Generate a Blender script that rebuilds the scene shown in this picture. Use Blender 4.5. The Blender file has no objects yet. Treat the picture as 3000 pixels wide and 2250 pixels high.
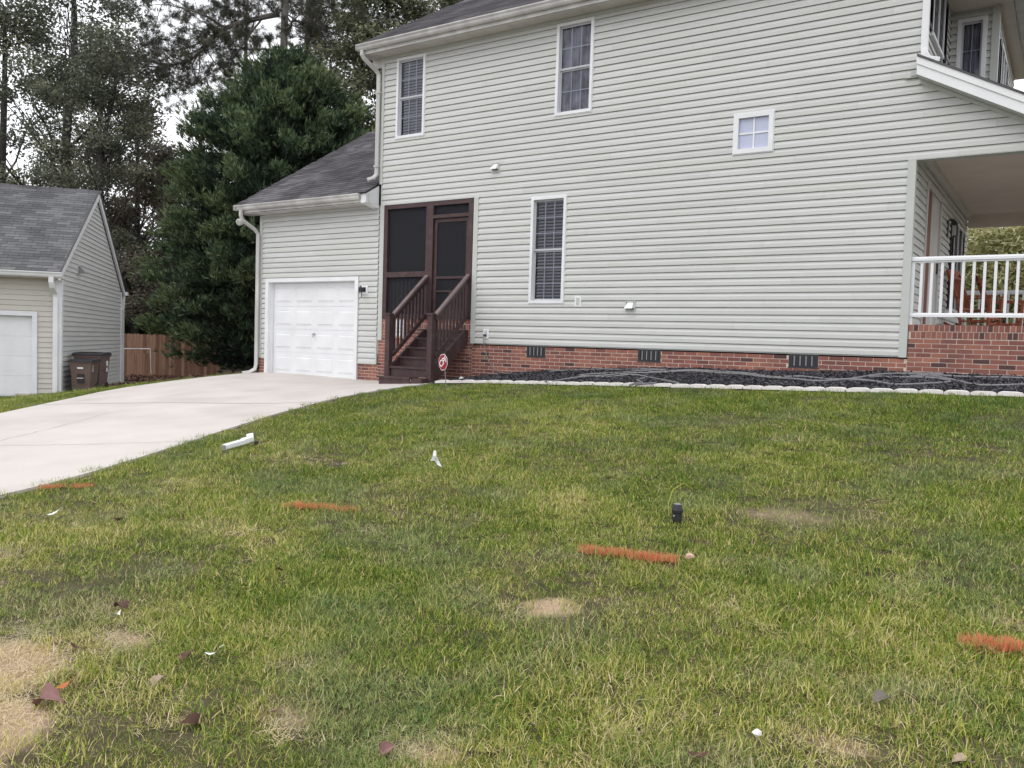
import bpy, math, random
import numpy as np
from mathutils import Vector, Matrix
random.seed(11); rng = np.random.default_rng(11)
S = bpy.context.scene
COL = S.collection

# ------------------------------------------------------------------ camera
CAM = Vector((0.0, -13.5, 0.0))
cd = bpy.data.cameras.new('camera'); cam = bpy.data.objects.new('camera', cd); COL.objects.link(cam)
yaw, pit, rol = -0.58536561, 0.04722567, 0.03034499
fw = Vector((math.sin(yaw)*math.cos(pit), math.cos(yaw)*math.cos(pit), -math.sin(pit)))
rt = Vector((math.cos(yaw), -math.sin(yaw), 0)); up = rt.cross(fw)
R_ = math.cos(rol)*rt + math.sin(rol)*up; U_ = -math.sin(rol)*rt + math.cos(rol)*up
cam.matrix_world = Matrix(((R_.x, U_.x, -fw.x, CAM.x), (R_.y, U_.y, -fw.y, CAM.y), (R_.z, U_.z, -fw.z, CAM.z), (0, 0, 0, 1)))
cd.sensor_width = 36; cd.lens = 2471.8/3000*36; cd.clip_start = .05; cd.clip_end = 600
S.camera = cam

def at(px, py, d):
    """a point d metres out, along a bearing given in photograph pixels"""
    v = (fw + R_*((px-1500)/2471.8) - U_*((py-1125)/2471.8))
    return CAM + v*d

# ------------------------------------------------------------------ sky, sun, exposure (bright overcast)
W = bpy.data.worlds.new('World'); S.world = W; W.use_nodes = True
nt = W.node_tree; bg = nt.nodes['Background']
sky = nt.nodes.new('ShaderNodeTexSky'); sky.sky_type = 'NISHITA'; sky.sun_disc = False
sky.sun_elevation = math.radians(52); sky.sun_rotation = math.radians(200); sky.dust_density = 4; sky.air_density = 1.2
hs = nt.nodes.new('ShaderNodeHueSaturation'); hs.inputs['Saturation'].default_value = .25
mx = nt.nodes.new('ShaderNodeMixRGB'); mx.inputs[0].default_value = .82
mx.inputs[2].default_value = (14.9, 15.1, 15.7, 1)
nt.links.new(sky.outputs[0], hs.inputs['Color']); nt.links.new(hs.outputs[0], mx.inputs[1]); nt.links.new(mx.outputs[0], bg.inputs[0])
bg.inputs[1].default_value = .10
sl = bpy.data.lights.new('sun', 'SUN'); sl.energy = .6; sl.angle = math.radians(30); sl.color = (1, .96, .9)
so = bpy.data.objects.new('sun', sl); COL.objects.link(so)
so.rotation_euler = (math.radians(38), 0, math.radians(-20)); so.location = (0, -20, 30)
S.view_settings.view_transform = 'Standard'; S.view_settings.look = 'None'; S.view_settings.gamma = 1
S.view_settings.use_curve_mapping = False; S.view_settings.exposure = 0.1

# ------------------------------------------------------------------ helpers
def tag(o, label=None, cat=None, group=None, kind=None):
    if label: o['label'] = label
    if cat: o['category'] = cat
    if group: o['group'] = group
    if kind: o['kind'] = kind
    return o
def empty(name, loc, label, cat, group=None, rz=0):
    o = bpy.data.objects.new(name, None); COL.objects.link(o); o.location = loc; o.rotation_euler = (0, 0, rz)
    o.empty_display_size = .2
    return tag(o, label, cat, group)
def world_o(parent):
    v = Vector((0, 0, 0)); p = parent
    while p is not None: v = v + Vector(p.location); p = p.parent
    return v
def link(name, me, parent=None, loc=(0, 0, 0)):
    o = bpy.data.objects.new(name, me); COL.objects.link(o); o.parent = parent; o.location = loc
    return o
def setattr_face(me, name, vals):
    a = me.attributes.new(name, 'FLOAT', 'FACE'); a.data.foreach_set('value', np.asarray(vals, dtype=np.float32))

FM = lambda s, o, z: (s, -o, z)              # wall facing the camera side (-Y)
def FX(c): return lambda s, o, z: (c+o, s, z)  # wall facing +X
class MB:
    def __init__(self, f=None): self.v = []; self.q = []; self.f = f or (lambda x, y, z: (x, y, z)); self.t = []
    def P(self, *p): self.v.append(self.f(*p)); return len(self.v)-1
    def face(self, pts, tint=.5):
        self.q.append([self.P(*p) for p in pts]); self.t.append(tint); return self
    def box(self, a0, a1, b0, b1, c0, c1, tint=.5):
        i = [self.P(x, y, z) for z in (c0, c1) for y in (b0, b1) for x in (a0, a1)]
        for q in ((0, 1, 3, 2), (4, 6, 7, 5), (0, 4, 5, 1), (2, 3, 7, 6), (0, 2, 6, 4), (1, 5, 7, 3)):
            self.q.append([i[k] for k in q]); self.t.append(tint)
        return self
    def prism(self, poly, d0, d1, axis=1, tint=.5):
        """extrude a 2D polygon along an axis"""
        def mk(p, d): return (d, p[0], p[1]) if axis == 0 else ((p[0], d, p[1]) if axis == 1 else (p[0], p[1], d))
        a = [self.P(*mk(p, d0)) for p in poly]; b = [self.P(*mk(p, d1)) for p in poly]; n = len(poly)
        self.q.append(a[::-1]); self.q.append(b); self.t += [tint, tint]
        for i in range(n): self.q.append([a[i], a[(i+1) % n], b[(i+1) % n], b[i]]); self.t.append(tint)
        return self
    def beam(self, p, q, w, h, upv=(0, 0, 1), tint=.5):
        p = Vector(p); q = Vector(q); d = (q-p).normalized(); s = d.cross(Vector(upv)).normalized(); u = s.cross(d)
        c = [(-1, -1), (1, -1), (1, 1), (-1, 1)]
        a = [self.P(*(p+s*(w/2*x)+u*(h/2*y))) for x, y in c]; b = [self.P(*(q+s*(w/2*x)+u*(h/2*y))) for x, y in c]
        self.q.append(a[::-1]); self.q.append(b); self.t += [tint, tint]
        for i in range(4): self.q.append([a[i], a[(i+1) % 4], b[(i+1) % 4], b[i]]); self.t.append(tint)
        return self
    def tube(self, pts, r, n=8, cap=True, sq=None, tint=.5):
        pts = [Vector(p) for p in pts]; rs = r if isinstance(r, (list, tuple, np.ndarray)) else [r]*len(pts); rings = []
        pu = None
        for i, p in enumerate(pts):
            d = (pts[min(i+1, len(pts)-1)]-pts[max(i-1, 0)]).normalized()
            if pu is None:
                pu = Vector((0, 0, 1)) if abs(d.z) < .9 else Vector((0, 1, 0))
            s = d.cross(pu).normalized(); u = s.cross(d).normalized(); pu = u
            if sq:
                w, h = sq; e = .25
                cs = [(-w, -h*(1-e)), (-w*(1-e), -h), (w*(1-e), -h), (w, -h*(1-e)), (w, h*(1-e)), (w*(1-e), h), (-w*(1-e), h), (-w, h*(1-e))]
                rings.append([self.P(*(p+s*x+u*y)) for x, y in cs])
            else:
                rings.append([self.P(*(p+s*(rs[i]*math.cos(2*math.pi*k/n))+u*(rs[i]*math.sin(2*math.pi*k/n)))) for k in range(n)])
        m = len(rings[0])
        for a, b in zip(rings, rings[1:]):
            for k in range(m): self.q.append([a[k], a[(k+1) % m], b[(k+1) % m], b[k]]); self.t.append(tint)
        if cap: self.q.append(rings[0][::-1]); self.q.append(rings[-1]); self.t += [tint, tint]
        return self
    def lathe(self, c, prof, n=16, tint=.5):
        rings = [[self.P(c[0]+r*math.cos(2*math.pi*k/n), c[1]+r*math.sin(2*math.pi*k/n), c[2]+z) for k in range(n)] for r, z in prof]
        for a, b in zip(rings, rings[1:]):
            for k in range(n): self.q.append([a[k], a[(k+1) % n], b[(k+1) % n], b[k]]); self.t.append(tint)
        self.q.append(rings[0][::-1]); self.q.append(rings[-1]); self.t += [tint, tint]
        return self
    def build_each(self, name, mat, parent):
        out = []
        for k in range(len(self.q)//6):
            m_ = MB(); m_.v = self.v[8*k:8*k+8]; m_.q = [[i-8*k for i in q] for q in self.q[6*k:6*k+6]]; m_.t = self.t[6*k:6*k+6]; out.append(m_.build(name, mat, parent))
        return out
    def build(self, name, mat, parent=None, smooth=False, org=None, local=False):
        o = Vector(org) if org is not None else (Vector((0, 0, 0)) if local else world_o(parent))
        me = bpy.data.meshes.new(name); me.from_pydata([(v[0]-o.x, v[1]-o.y, v[2]-o.z) for v in self.v], [], self.q)
        setattr_face(me, 'tint', self.t); me.materials.append(mat)
        if smooth: me.polygons.foreach_set('use_smooth', [True]*len(me.polygons))
        return link(name, me, parent)
def np_mesh(name, verts, faces, mat, tint=None, smooth=False, extra=None):
    verts = np.asarray(verts, np.float32); faces = np.asarray(faces, np.int32); k = faces.shape[1]
    me = bpy.data.meshes.new(name); me.vertices.add(len(verts)); me.vertices.foreach_set('co', verts.ravel())
    me.loops.add(faces.size); me.loops.foreach_set('vertex_index', faces.ravel())
    me.polygons.add(len(faces)); me.polygons.foreach_set('loop_start', np.arange(len(faces), dtype=np.int32)*k)
    me.polygons.foreach_set('loop_total', np.full(len(faces), k, np.int32))
    if smooth: me.polygons.foreach_set('use_smooth', np.ones(len(faces), bool))
    me.update(calc_edges=True)
    if tint is not None: setattr_face(me, 'tint', tint)
    me.materials.append(mat)
    return me

# ------------------------------------------------------------------ materials
def mat(name, c1, c2=None, rough=.6, scale=3., amt=1., c3=None, attr=False, bump=0, bscale=60., spec=.3, trans=0., metal=0., stretch=(1, 1, 1), detail=6):
    m = bpy.data.materials.new(name); m.use_nodes = True; n = m.node_tree; b = n.nodes['Principled BSDF']; L = n.links
    b.inputs['Roughness'].default_value = rough; b.inputs['Specular IOR Level'].default_value = spec; b.inputs['Metallic'].default_value = metal
    c2 = c2 or tuple(x*.85 for x in c1)
    geo = n.nodes.new('ShaderNodeNewGeometry'); mp = n.nodes.new('ShaderNodeVectorMath'); mp.operation = 'MULTIPLY'; mp.inputs[1].default_value = stretch
    L.new(geo.outputs['Position'], mp.inputs[0])
    nz = n.nodes.new('ShaderNodeTexNoise'); nz.inputs['Scale'].default_value = scale; nz.inputs['Detail'].default_value = detail; L.new(mp.outputs[0], nz.inputs['Vector'])
    ramp = n.nodes.new('ShaderNodeValToRGB'); e = ramp.color_ramp.elements
    e[0].color = (*c1, 1); e[1].color = (*(c3 or c2), 1); e[0].position = .3; e[1].position = .72
    if c3: x = e.new(.5); x.color = (*c2, 1)
    if attr:
        at_ = n.nodes.new('ShaderNodeAttribute'); at_.attribute_name = 'tint'
        mr = n.nodes.new('ShaderNodeMath'); mr.operation = 'MULTIPLY_ADD'; mr.inputs[1].default_value = amt; L.new(nz.outputs[0], mr.inputs[0])
        ma = n.nodes.new('ShaderNodeMath'); ma.operation = 'MULTIPLY_ADD'; ma.inputs[1].default_value = attr; ma.inputs[2].default_value = .5-.5*attr-.5*amt
        L.new(at_.outputs['Fac'], ma.inputs[0]); L.new(ma.outputs[0], mr.inputs[2]); L.new(mr.outputs[0], ramp.inputs[0])
    else: L.new(nz.outputs[0], ramp.inputs[0])
    L.new(ramp.outputs[0], b.inputs['Base Color'])
    if bump:
        n2 = n.nodes.new('ShaderNodeTexNoise'); n2.inputs['Scale'].default_value = bscale; n2.inputs['Detail'].default_value = 4; L.new(mp.outputs[0], n2.inputs['Vector'])
        bp = n.nodes.new('ShaderNodeBump'); bp.inputs['Strength'].default_value = bump; bp.inputs['Distance'].default_value = .01
        L.new(n2.outputs[0], bp.inputs['Height']); L.new(bp.outputs[0], b.inputs['Normal'])
    if trans:
        tb = n.nodes.new('ShaderNodeBsdfTranslucent'); ms = n.nodes.new('ShaderNodeMixShader'); ms.inputs[0].default_value = trans
        L.new(ramp.outputs[0], tb.inputs[0]); L.new(b.outputs[0], ms.inputs[1]); L.new(tb.outputs[0], ms.inputs[2])
        L.new(ms.outputs[0], n.nodes['Material Output'].inputs[0])
    return m
M = {}
M['siding'] = mat('siding', (.55, .558, .54), (.60, .607, .592), rough=.5, scale=1.3, c3=(.565, .57, .545), attr=.45, amt=.9, bump=.05, bscale=25, stretch=(.6, .6, 3))
M['siding_beige'] = mat('siding_beige', (.59, .565, .515), (.53, .505, .455), rough=.5, scale=1.3, attr=.25, amt=.8)
M['trim_sage'] = mat('trim_sage', (.54, .56, .53), (.50, .52, .49), rough=.5, scale=3)
M['white'] = mat('white', (.82, .83, .85), (.74, .75, .77), rough=.45, scale=2.5)
M['white_dirty'] = mat('white_dirty', (.70, .69, .67), (.48, .47, .46), rough=.5, scale=1.8, c3=(.62, .61, .6), stretch=(1, 1, .3))
M['soffit'] = mat('soffit', (.60, .57, .53), (.52, .49, .45), rough=.6, scale=2)
M['ceiling'] = mat('ceiling', (.74, .68, .62), (.67, .61, .555), rough=.7, scale=2)
M['sash'] = mat('sash', (.52, .54, .57), (.46, .48, .51), rough=.4)
M['muntin'] = mat('muntin', (.70, .72, .78), (.62, .64, .70), rough=.4)
M['blind'] = mat('blind', (.46, .47, .54), (.38, .39, .46), rough=.5)
M['blind_pale'] = mat('blind_pale', (.50, .52, .57), (.40, .42, .47), rough=.5, scale=4)
M['curtain'] = mat('curtain', (.16, .16, .20), (.38, .38, .45), rough=.9, scale=3.5, stretch=(2, 1, 1), c3=(.62, .62, .70))  # mottled greys double as cloudy tree reflections in one upper window
M['frosted'] = mat('frosted', (.47, .50, .66), (.44, .47, .63), rough=.12, spec=.8, scale=1)
M['dark'] = mat('dark', (.012, .012, .014), (.02, .02, .022), rough=.9)  # near-black standing in for shade in gaps and unlit rooms
M['shutter'] = mat('shutter', (.028, .028, .036), (.022, .022, .03), rough=.5)
M['brown'] = mat('brown', (.078, .046, .047), (.060, .035, .036), rough=.5, scale=5, c3=(.095, .060, .060), bump=.15, bscale=30)
M['brown_rail'] = mat('brown_rail', (.20, .15, .15), (.14, .10, .10), rough=.5, scale=7)
M['brick'] = mat('brick', (.10, .052, .05), (.245, .10, .083), rough=.85, scale=1.1, c3=(.38, .165, .115), attr=.55, amt=.7, bump=.5, bscale=90)
M['mortar'] = mat('mortar', (.66, .58, .50), (.52, .45, .385), rough=.95, scale=8)
M['shingle'] = mat('shingle', (.05, .046, .052), (.088, .082, .09), rough=.95, scale=.8, c3=(.15, .145, .152), attr=.28, amt=1.1, bump=.5, bscale=150)
M['shingle_grey'] = mat('shingle_grey', (.085, .086, .09), (.118, .119, .124), rough=.95, scale=1.1, c3=(.165, .165, .17), attr=.4, amt=.8, bump=.5, bscale=150)
M['concrete'] = mat('concrete', (.52, .475, .445), (.585, .54, .51), rough=.9, scale=1.0, c3=(.64, .595, .565), bump=.4, bscale=45, detail=14)
M['crack'] = mat('crack', (.28, .26, .24), (.36, .34, .32), rough=.95)
M['edger'] = mat('edger', (.74, .69, .67), (.82, .79, .77), rough=.9, scale=6, bump=.4, bscale=60)
M['mulch'] = mat('mulch', (.018, .016, .019), (.05, .047, .054), rough=.7, scale=30, c3=(.14, .135, .155), attr=1., amt=.4, spec=.4)
M['litter'] = mat('litter', (.07, .035, .025), (.15, .085, .06), rough=.95, scale=14, c3=(.20, .12, .085), attr=.9, amt=.5)
M['hose'] = mat('hose', (.15, .145, .15), (.23, .225, .23), rough=.45, scale=20, spec=.5)
M['black'] = mat('black', (.018, .018, .022), (.03, .03, .036), rough=.4, spec=.5)
M['grey'] = mat('grey', (.22, .22, .23), (.28, .28, .29), rough=.4)
M['fence'] = mat('fence', (.14, .072, .045), (.20, .11, .072), rough=.85, scale=5, c3=(.26, .155, .105), attr=.6, amt=.7, stretch=(3, 3, .4))
M['cart'] = mat('cart', (.165, .115, .10), (.135, .092, .08), rough=.55, scale=4)
M['cart_lid'] = mat('cart_lid', (.028, .027, .032), (.045, .044, .05), rough=.5)
M['orange'] = mat('orange', (.78, .22, .13), (.80, .33, .20), rough=.8, scale=30, attr=1., amt=.5, c3=(.42, .42, .14), trans=.25)
M['chair'] = mat('chair', (.33, .085, .035), (.22, .055, .028), rough=.5, scale=8)
M['sign_red'] = mat('sign_red', (.34, .015, .03), (.30, .012, .025), rough=.4)
M['pure_white'] = mat('pure_white', (.84, .85, .86), (.78, .79, .81), rough=.5)
M['bark'] = mat('bark', (.10, .088, .08), (.18, .16, .148), rough=.95, scale=9, c3=(.26, .23, .21), bump=.8, bscale=12, stretch=(1, 1, .25))
M['bark_dark'] = mat('bark_dark', (.045, .042, .039), (.075, .07, .064), rough=.95, scale=9, bump=.6, bscale=12, stretch=(1, 1, .25))
M['leaf_dark'] = mat('leaf_dark', (.09, .10, .074), (.17, .185, .13), rough=.5, scale=.35, c3=(.32, .32, .21), attr=.9, amt=.5, trans=.4)
M['leaf_brown'] = mat('leaf_brown', (.105, .096, .08), (.19, .172, .135), rough=.6, scale=.35, c3=(.26, .215, .155), attr=.9, amt=.5, trans=.4)
M['leaf_olive'] = mat('leaf_olive', (.085, .098, .06), (.155, .17, .105), rough=.45, scale=.4, c3=(.27, .26, .15), attr=.9, amt=.5, trans=.3)
M['leaf_understory'] = mat('leaf_understory', (.02, .03, .012), (.06, .08, .025), rough=.6, scale=.3, c3=(.16, .17, .05), attr=.8, amt=.7, trans=.25)
M['cedar'] = mat('cedar', (.034, .056, .036), (.070, .112, .058), rough=.55, scale=.45, c3=(.16, .205, .09), attr=.9, amt=.6, trans=.15)
M['needle'] = mat('needle', (.05, .055, .042), (.09, .095, .068), rough=.6, scale=.4, c3=(.14, .135, .09), attr=.8, amt=.5, trans=.1)
M['variegated'] = mat('variegated', (.12, .14, .05), (.36, .37, .15), rough=.5, scale=1.2, c3=(.68, .65, .38), attr=1., amt=.6, trans=.3)
M['dead_leaf'] = mat('dead_leaf', (.11, .055, .038), (.075, .038, .026), rough=.7, scale=30)
M['pink_leaf'] = mat('pink_leaf', (.30, .17, .16), (.24, .13, .12), rough=.8, scale=40)
M['tan_leaf'] = mat('tan_leaf', (.42, .33, .25), (.34, .25, .18), rough=.8, scale=40)
M['amber_leaf'] = mat('amber_leaf', (.50, .17, .06), (.4, .12, .04), rough=.7, scale=40)
M['stone_pink'] = mat('stone_pink', (.62, .38, .28), (.66, .48, .38), rough=.8, scale=30)
M['grey_leaf'] = mat('grey_leaf', (.22, .195, .17), (.15, .13, .11), rough=.8, scale=40)
M['lamp_glass'] = mat('lamp_glass', (.5, .5, .46), (.45, .45, .42), rough=.2, spec=.6)
M['door_red'] = mat('door_red', (.20, .055, .035), (.16, .045, .03), rough=.4)
def glass(name, tintc, t):
    m = bpy.data.materials.new(name); m.use_nodes = True; n = m.node_tree; n.nodes.remove(n.nodes['Principled BSDF'])
    tr = n.nodes.new('ShaderNodeBsdfTransparent'); tr.inputs[0].default_value = (*tintc, 1)
    gl = n.nodes.new('ShaderNodeBsdfGlossy'); gl.inputs['Roughness'].default_value = .04
    lw = n.nodes.new('ShaderNodeFresnel'); lw.inputs[0].default_value = t
    ms = n.nodes.new('ShaderNodeMixShader'); n.links.new(lw.outputs[0], ms.inputs[0]); n.links.new(tr.outputs[0], ms.inputs[1]); n.links.new(gl.outputs[0], ms.inputs[2])
    n.links.new(ms.outputs[0], n.nodes['Material Output'].inputs[0]); return m
M['glass'] = glass('glass', (.80, .82, .86), 1.5)
def screen_mat():
    m = bpy.data.materials.new('screen'); m.use_nodes = True; n = m.node_tree; b = n.nodes['Principled BSDF']
    b.inputs['Base Color'].default_value = (.016, .017, .024, 1); b.inputs['Roughness'].default_value = .8
    tr = n.nodes.new('ShaderNodeBsdfTransparent'); ms = n.nodes.new('ShaderNodeMixShader'); ms.inputs[0].default_value = .35
    n.links.new(b.outputs[0], ms.inputs[1]); n.links.new(tr.outputs[0], ms.inputs[2]); n.links.new(ms.outputs[0], n.nodes['Material Output'].inputs[0]); return m
M['screen'] = screen_mat()

# ------------------------------------------------------------------ terrain: a smooth height field through surveyed points
GP = np.array([(-16.3,0,-.89),(-13,0,-.9),(-11.1,-1.5,-.87),(-12.4,-.3,-.9),
(-9.9,-1.35,-.80),(-7.8,-1.5,-.70),(-6.3,-1.65,-.645),(-5.,-1.85,-.595),(-3.8,-1.95,-.56),(-2.7,-2.15,-.52),(-1.9,-2.2,-.49),(-.5,-2.2,-.46),(1.,-2.2,-.44),
(-7.5,-10,-1.42),(-13.7,-7,-1.32),(-10.5,-5,-1.12),(0,-13.5,-1.45),(-4,-12,-1.46),(3,-12,-1.3),(6,-2,-.4),(6,-12,-1.25),
(-18.9,-3.3,-1.42),(-24.5,1.5,-1.62),(-21,4,-1.6),(-35,8,-1.92),(-32,9.5,-1.9),(-17,1.5,-1.05),(-17,5,-1.2),(-20,30,-2.1),(-10,25,-1.8),(10,20,-.6),(0,9,-.45),(6,6,-.3),
(-22,-12,-2.1),(-10,-18,-1.9),(0,-20,-1.8),(10,-20,-1.6),(15,0,-.5),(-32,-4,-2.0),(-1,-7,-.93),(-5,-7,-1.02)])
def _phi(r2): return .5*r2*np.log(r2+1e-9)
_n = len(GP); _d = ((GP[:, None, :2]-GP[None, :, :2])**2).sum(-1)
_A = np.zeros((_n+3, _n+3)); _A[:_n, :_n] = _phi(_d)+np.eye(_n)*.02; _A[:_n, _n] = 1; _A[:_n, _n+1:] = GP[:, :2]; _A[_n:, :_n] = _A[:_n, _n:].T
_W = np.linalg.solve(_A, np.r_[GP[:, 2], 0, 0, 0])
def G(x, y):
    x = np.clip(np.asarray(x, float), -45, 25); y = np.clip(np.asarray(y, float), -24, 40); s = x.shape; x = x.ravel(); y = y.ravel()
    r2 = (x[:, None]-GP[None, :, 0])**2+(y[:, None]-GP[None, :, 1])**2
    return (_phi(r2)@_W[:_n]+_W[_n]+_W[_n+1]*x+_W[_n+2]*y).reshape(s)
g = lambda x, y: float(G(x, y))
EDX = [-10.2, -9.9, -9.1, -7.8, -6.35, -5, -3.8, -2.7, -1.9, -.5, 1.2]
EDY = [-1.22, -1.2, -1.15, -1.22, -1.4, -1.6, -1.72, -1.88, -1.92, -1.88, -1.86]
EDZ = [-.75, -.73, -.69, -.64, -.585, -.535, -.5, -.46, -.43, -.4, -.385]
MWX = [-9.95, -9.1, -7.5, -5.5, -3.7, -2.3, -.75, 1.2]; MWZ = [-.70, -.57, -.42, -.32, -.30, -.24, -.24, -.22]
def bedz(x, y):
    ye = np.interp(x, EDX, EDY); ze = np.interp(x, EDX, EDZ)-.05; zw = np.interp(x, MWX, MWZ)
    t = np.clip(y/ye, 0, 1); return zw+(ze-zw)*t**1.15
DRIVE = [(-9.93,-1.5),(-9.96,-2.56),(-9.94,-3.31),(-9.82,-4.01),(-9.34,-5.4),(-8.74,-6.67),(-8.22,-7.72),(-7.9,-8.46),(-7.66,-9.08),(-7.52,-9.57),(-7.45,-10.0),(-7.2,-12),(-7.6,-15),(-12.5,-15),(-12.9,-10.5),(-13.72,-7.05),(-14.2,-6.4),(-15.1,-5.2),(-15.9,-4.2),(-16.45,-3.29),(-16.65,-2.17),(-16.5,-1.52),(-16.3,-.9),(-16.2,.12),(-12.9,.12),(-12.9,-.02),(-9.95,-.02)]
def inside(x, y, poly):
    x = np.asarray(x); y = np.asarray(y); c = np.zeros(x.shape, bool); n = len(poly)
    for i in range(n):
        x1, y1 = poly[i]; x2, y2 = poly[(i+1) % n]
        if y1 == y2: continue
        k = ((y1 > y) != (y2 > y)) & (x < (x2-x1)*(y-y1)/(y2-y1)+x1); c ^= k
    return c
# bare and straw-coloured spots: x, y, radius x, radius y, strength
SPOTS = [(-2.0,-10.1,.16,.14,1.),(-3.52,-11.29,.22,.10,.9),(-3.75,-11.75,.42,.30,1.),(-3.2,-12.05,.34,.25,1.),(-3.0,-12.35,.40,.25,1.),(-2.28,-11.44,.22,.12,.7),(-1.68,-11.37,.17,.10,.9),(-2.6,-11.65,.2,.1,.6),(-5.6,-10.9,.5,.2,.55),
 (-5.1,-11.2,.4,.15,.5),(-.14,-9.31,.08,.05,1.),(-.57,-10.67,.22,.1,.6),(-7.3,-7.3,.4,.12,.5),(-2.6,-11.1,.3,.12,.45),(-1.2,-11.3,.3,.1,.4),(-5.9,-7.9,.9,.2,.5),(-4.0,-11.1,.25,.12,.6),(-3.0,-10.9,.3,.1,.35),(-4.6,-9.9,.6,.15,.35),(-2.9,-8.3,.5,.25,.4),(-1.5,-8.1,.6,.25,.45),(-6.3,-9.0,.5,.2,.4)]
def spot(x, y):
    s = np.zeros(np.shape(x))
    for a, b, rx, ry, k in SPOTS:
        s = np.maximum(s, k*np.exp(-(((x-a)/rx)**2+((y-b)/ry)**2)**1.5))
    return s

def ground_material():
    m = mat('soil', (.045, .04, .02), (.075, .06, .033), rough=.95, scale=5, c3=(.11, .09, .05), bump=.6, bscale=40, detail=10)  # extra dark: occlusion shade between the grass blades is put into the colour
    n = m.node_tree; L = n.links; b = n.nodes['Principled BSDF']; ramp = [x for x in n.nodes if x.type == 'VALTORGB'][0]
    a = n.nodes.new('ShaderNodeAttribute'); a.attribute_name = 'bare'
    r2 = n.nodes.new('ShaderNodeValToRGB'); r2.color_ramp.elements[0].color = (.30, .20, .135, 1); r2.color_ramp.elements[1].color = (.50, .37, .27, 1)
    nz = n.nodes.new('ShaderNodeTexNoise'); nz.inputs['Scale'].default_value = 45; nz.inputs['Detail'].default_value = 8; L.new(nz.outputs[0], r2.inputs[0])
    r2.color_ramp.elements[0].position = .35; r2.color_ramp.elements[1].position = .65
    rg = n.nodes.new('ShaderNodeTexNoise'); rg.inputs['Scale'].default_value = 16; rg.inputs['Detail'].default_value = 6
    ad = n.nodes.new('ShaderNodeMath'); ad.operation = 'MULTIPLY_ADD'; ad.inputs[1].default_value = 2.6; L.new(rg.outputs[0], ad.inputs[0]); a2 = n.nodes.new('ShaderNodeMath'); a2.operation = 'MULTIPLY_ADD'; a2.inputs[1].default_value = 3.; a2.inputs[2].default_value = -2.35; L.new(a.outputs['Fac'], a2.inputs[0]); L.new(a2.outputs[0], ad.inputs[2]); ad.use_clamp = True
    mxx = n.nodes.new('ShaderNodeMixRGB'); L.new(ad.outputs[0], mxx.inputs[0]); L.new(ramp.outputs[0], mxx.inputs[1]); L.new(r2.outputs[0], mxx.inputs[2]); L.new(mxx.outputs[0], b.inputs['Base Color'])
    return m
def grid(xs, ys, zf, name, mt, keep=None, attr=None):
    X, Y = np.meshgrid(xs, ys); Z = zf(X, Y); v = np.stack([X.ravel(), Y.ravel(), Z.ravel()], 1); nx = len(xs); ny = len(ys)
    i = (np.arange(ny-1)[:, None]*nx+np.arange(nx-1)[None, :]).ravel(); f = np.stack([i, i+1, i+nx+1, i+nx], 1)
    if keep is not None:
        cx = v[f].mean(1); f = f[keep(cx[:, 0], cx[:, 1])]
    me = np_mesh(name, v, f, mt, smooth=True)
    if attr is not None:
        a = me.attributes.new('bare', 'FLOAT', 'POINT'); a.data.foreach_set('value', attr(v[:, 0], v[:, 1]).astype(np.float32))
    return me
xs = np.r_[-300, -200, -120, -80, np.arange(-60, -8, .8), np.arange(-8, 2, .12), np.arange(2, 14, .8), 20, 40, 80, 150, 300]
ys = np.r_[-300, -150, -60, -30, -20, np.arange(-16, -13, .5), np.arange(-13, -8, .1), np.arange(-8, 2, .3), np.arange(2, 40, 1.0), 60, 100, 200, 350]
o = link('ground', grid(xs, ys, lambda X, Y: G(X, Y)-.004+.012*np.sin(X*2.1+Y)*np.cos(Y*1.7-X*.6), 'ground', ground_material(), attr=spot)); tag(o, kind='structure')

# driveway slab: top sheet follows the ground, edges turned down
def drive():
    xs = np.arange(-17.2, -6.9, .1); ys = np.arange(-15.2, .3, .1)
    # fan-free fill: clip grid cells to the outline by snapping boundary cells
    import bmesh
    bm = bmesh.new(); pts = []
    P = DRIVE; n = len(P)
    for i in range(n):
        a = Vector(P[i]); b = Vector(P[(i+1) % n]); k = max(1, int((b-a).length/.25))
        for j in range(k): q = a+(b-a)*(j/k); pts.append(q)
    vs = [bm.verts.new((q.x, q.y, 0)) for q in pts]; f = bm.faces.new(vs)
    for x in np.arange(-17, -7, .5):
        bmesh.ops.bisect_plane(bm, geom=bm.verts[:]+bm.edges[:]+bm.faces[:], plane_co=(float(x)+.013, 0, 0), plane_no=(1, 0, 0))
    for y in np.arange(-15, 0, .5):
        bmesh.ops.bisect_plane(bm, geom=bm.verts[:]+bm.edges[:]+bm.faces[:], plane_co=(0, float(y)+.013, 0), plane_no=(0, 1, 0))
    bmesh.ops.triangulate(bm, faces=bm.faces[:])
    for v in bm.verts: v.co.z = g(v.co.x, v.co.y)+.022
    ed = [e for e in bm.edges if e.is_boundary]
    r = bmesh.ops.extrude_edge_only(bm, edges=ed)
    for v in [x for x in r['geom'] if isinstance(x, bmesh.types.BMVert)]: v.co.z -= .12
    me = bpy.data.meshes.new('driveway'); bm.to_mesh(me); bm.free(); me.materials.append(M['concrete'])
    return me
dw = link('driveway', drive()); tag(dw, kind='structure')
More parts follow.
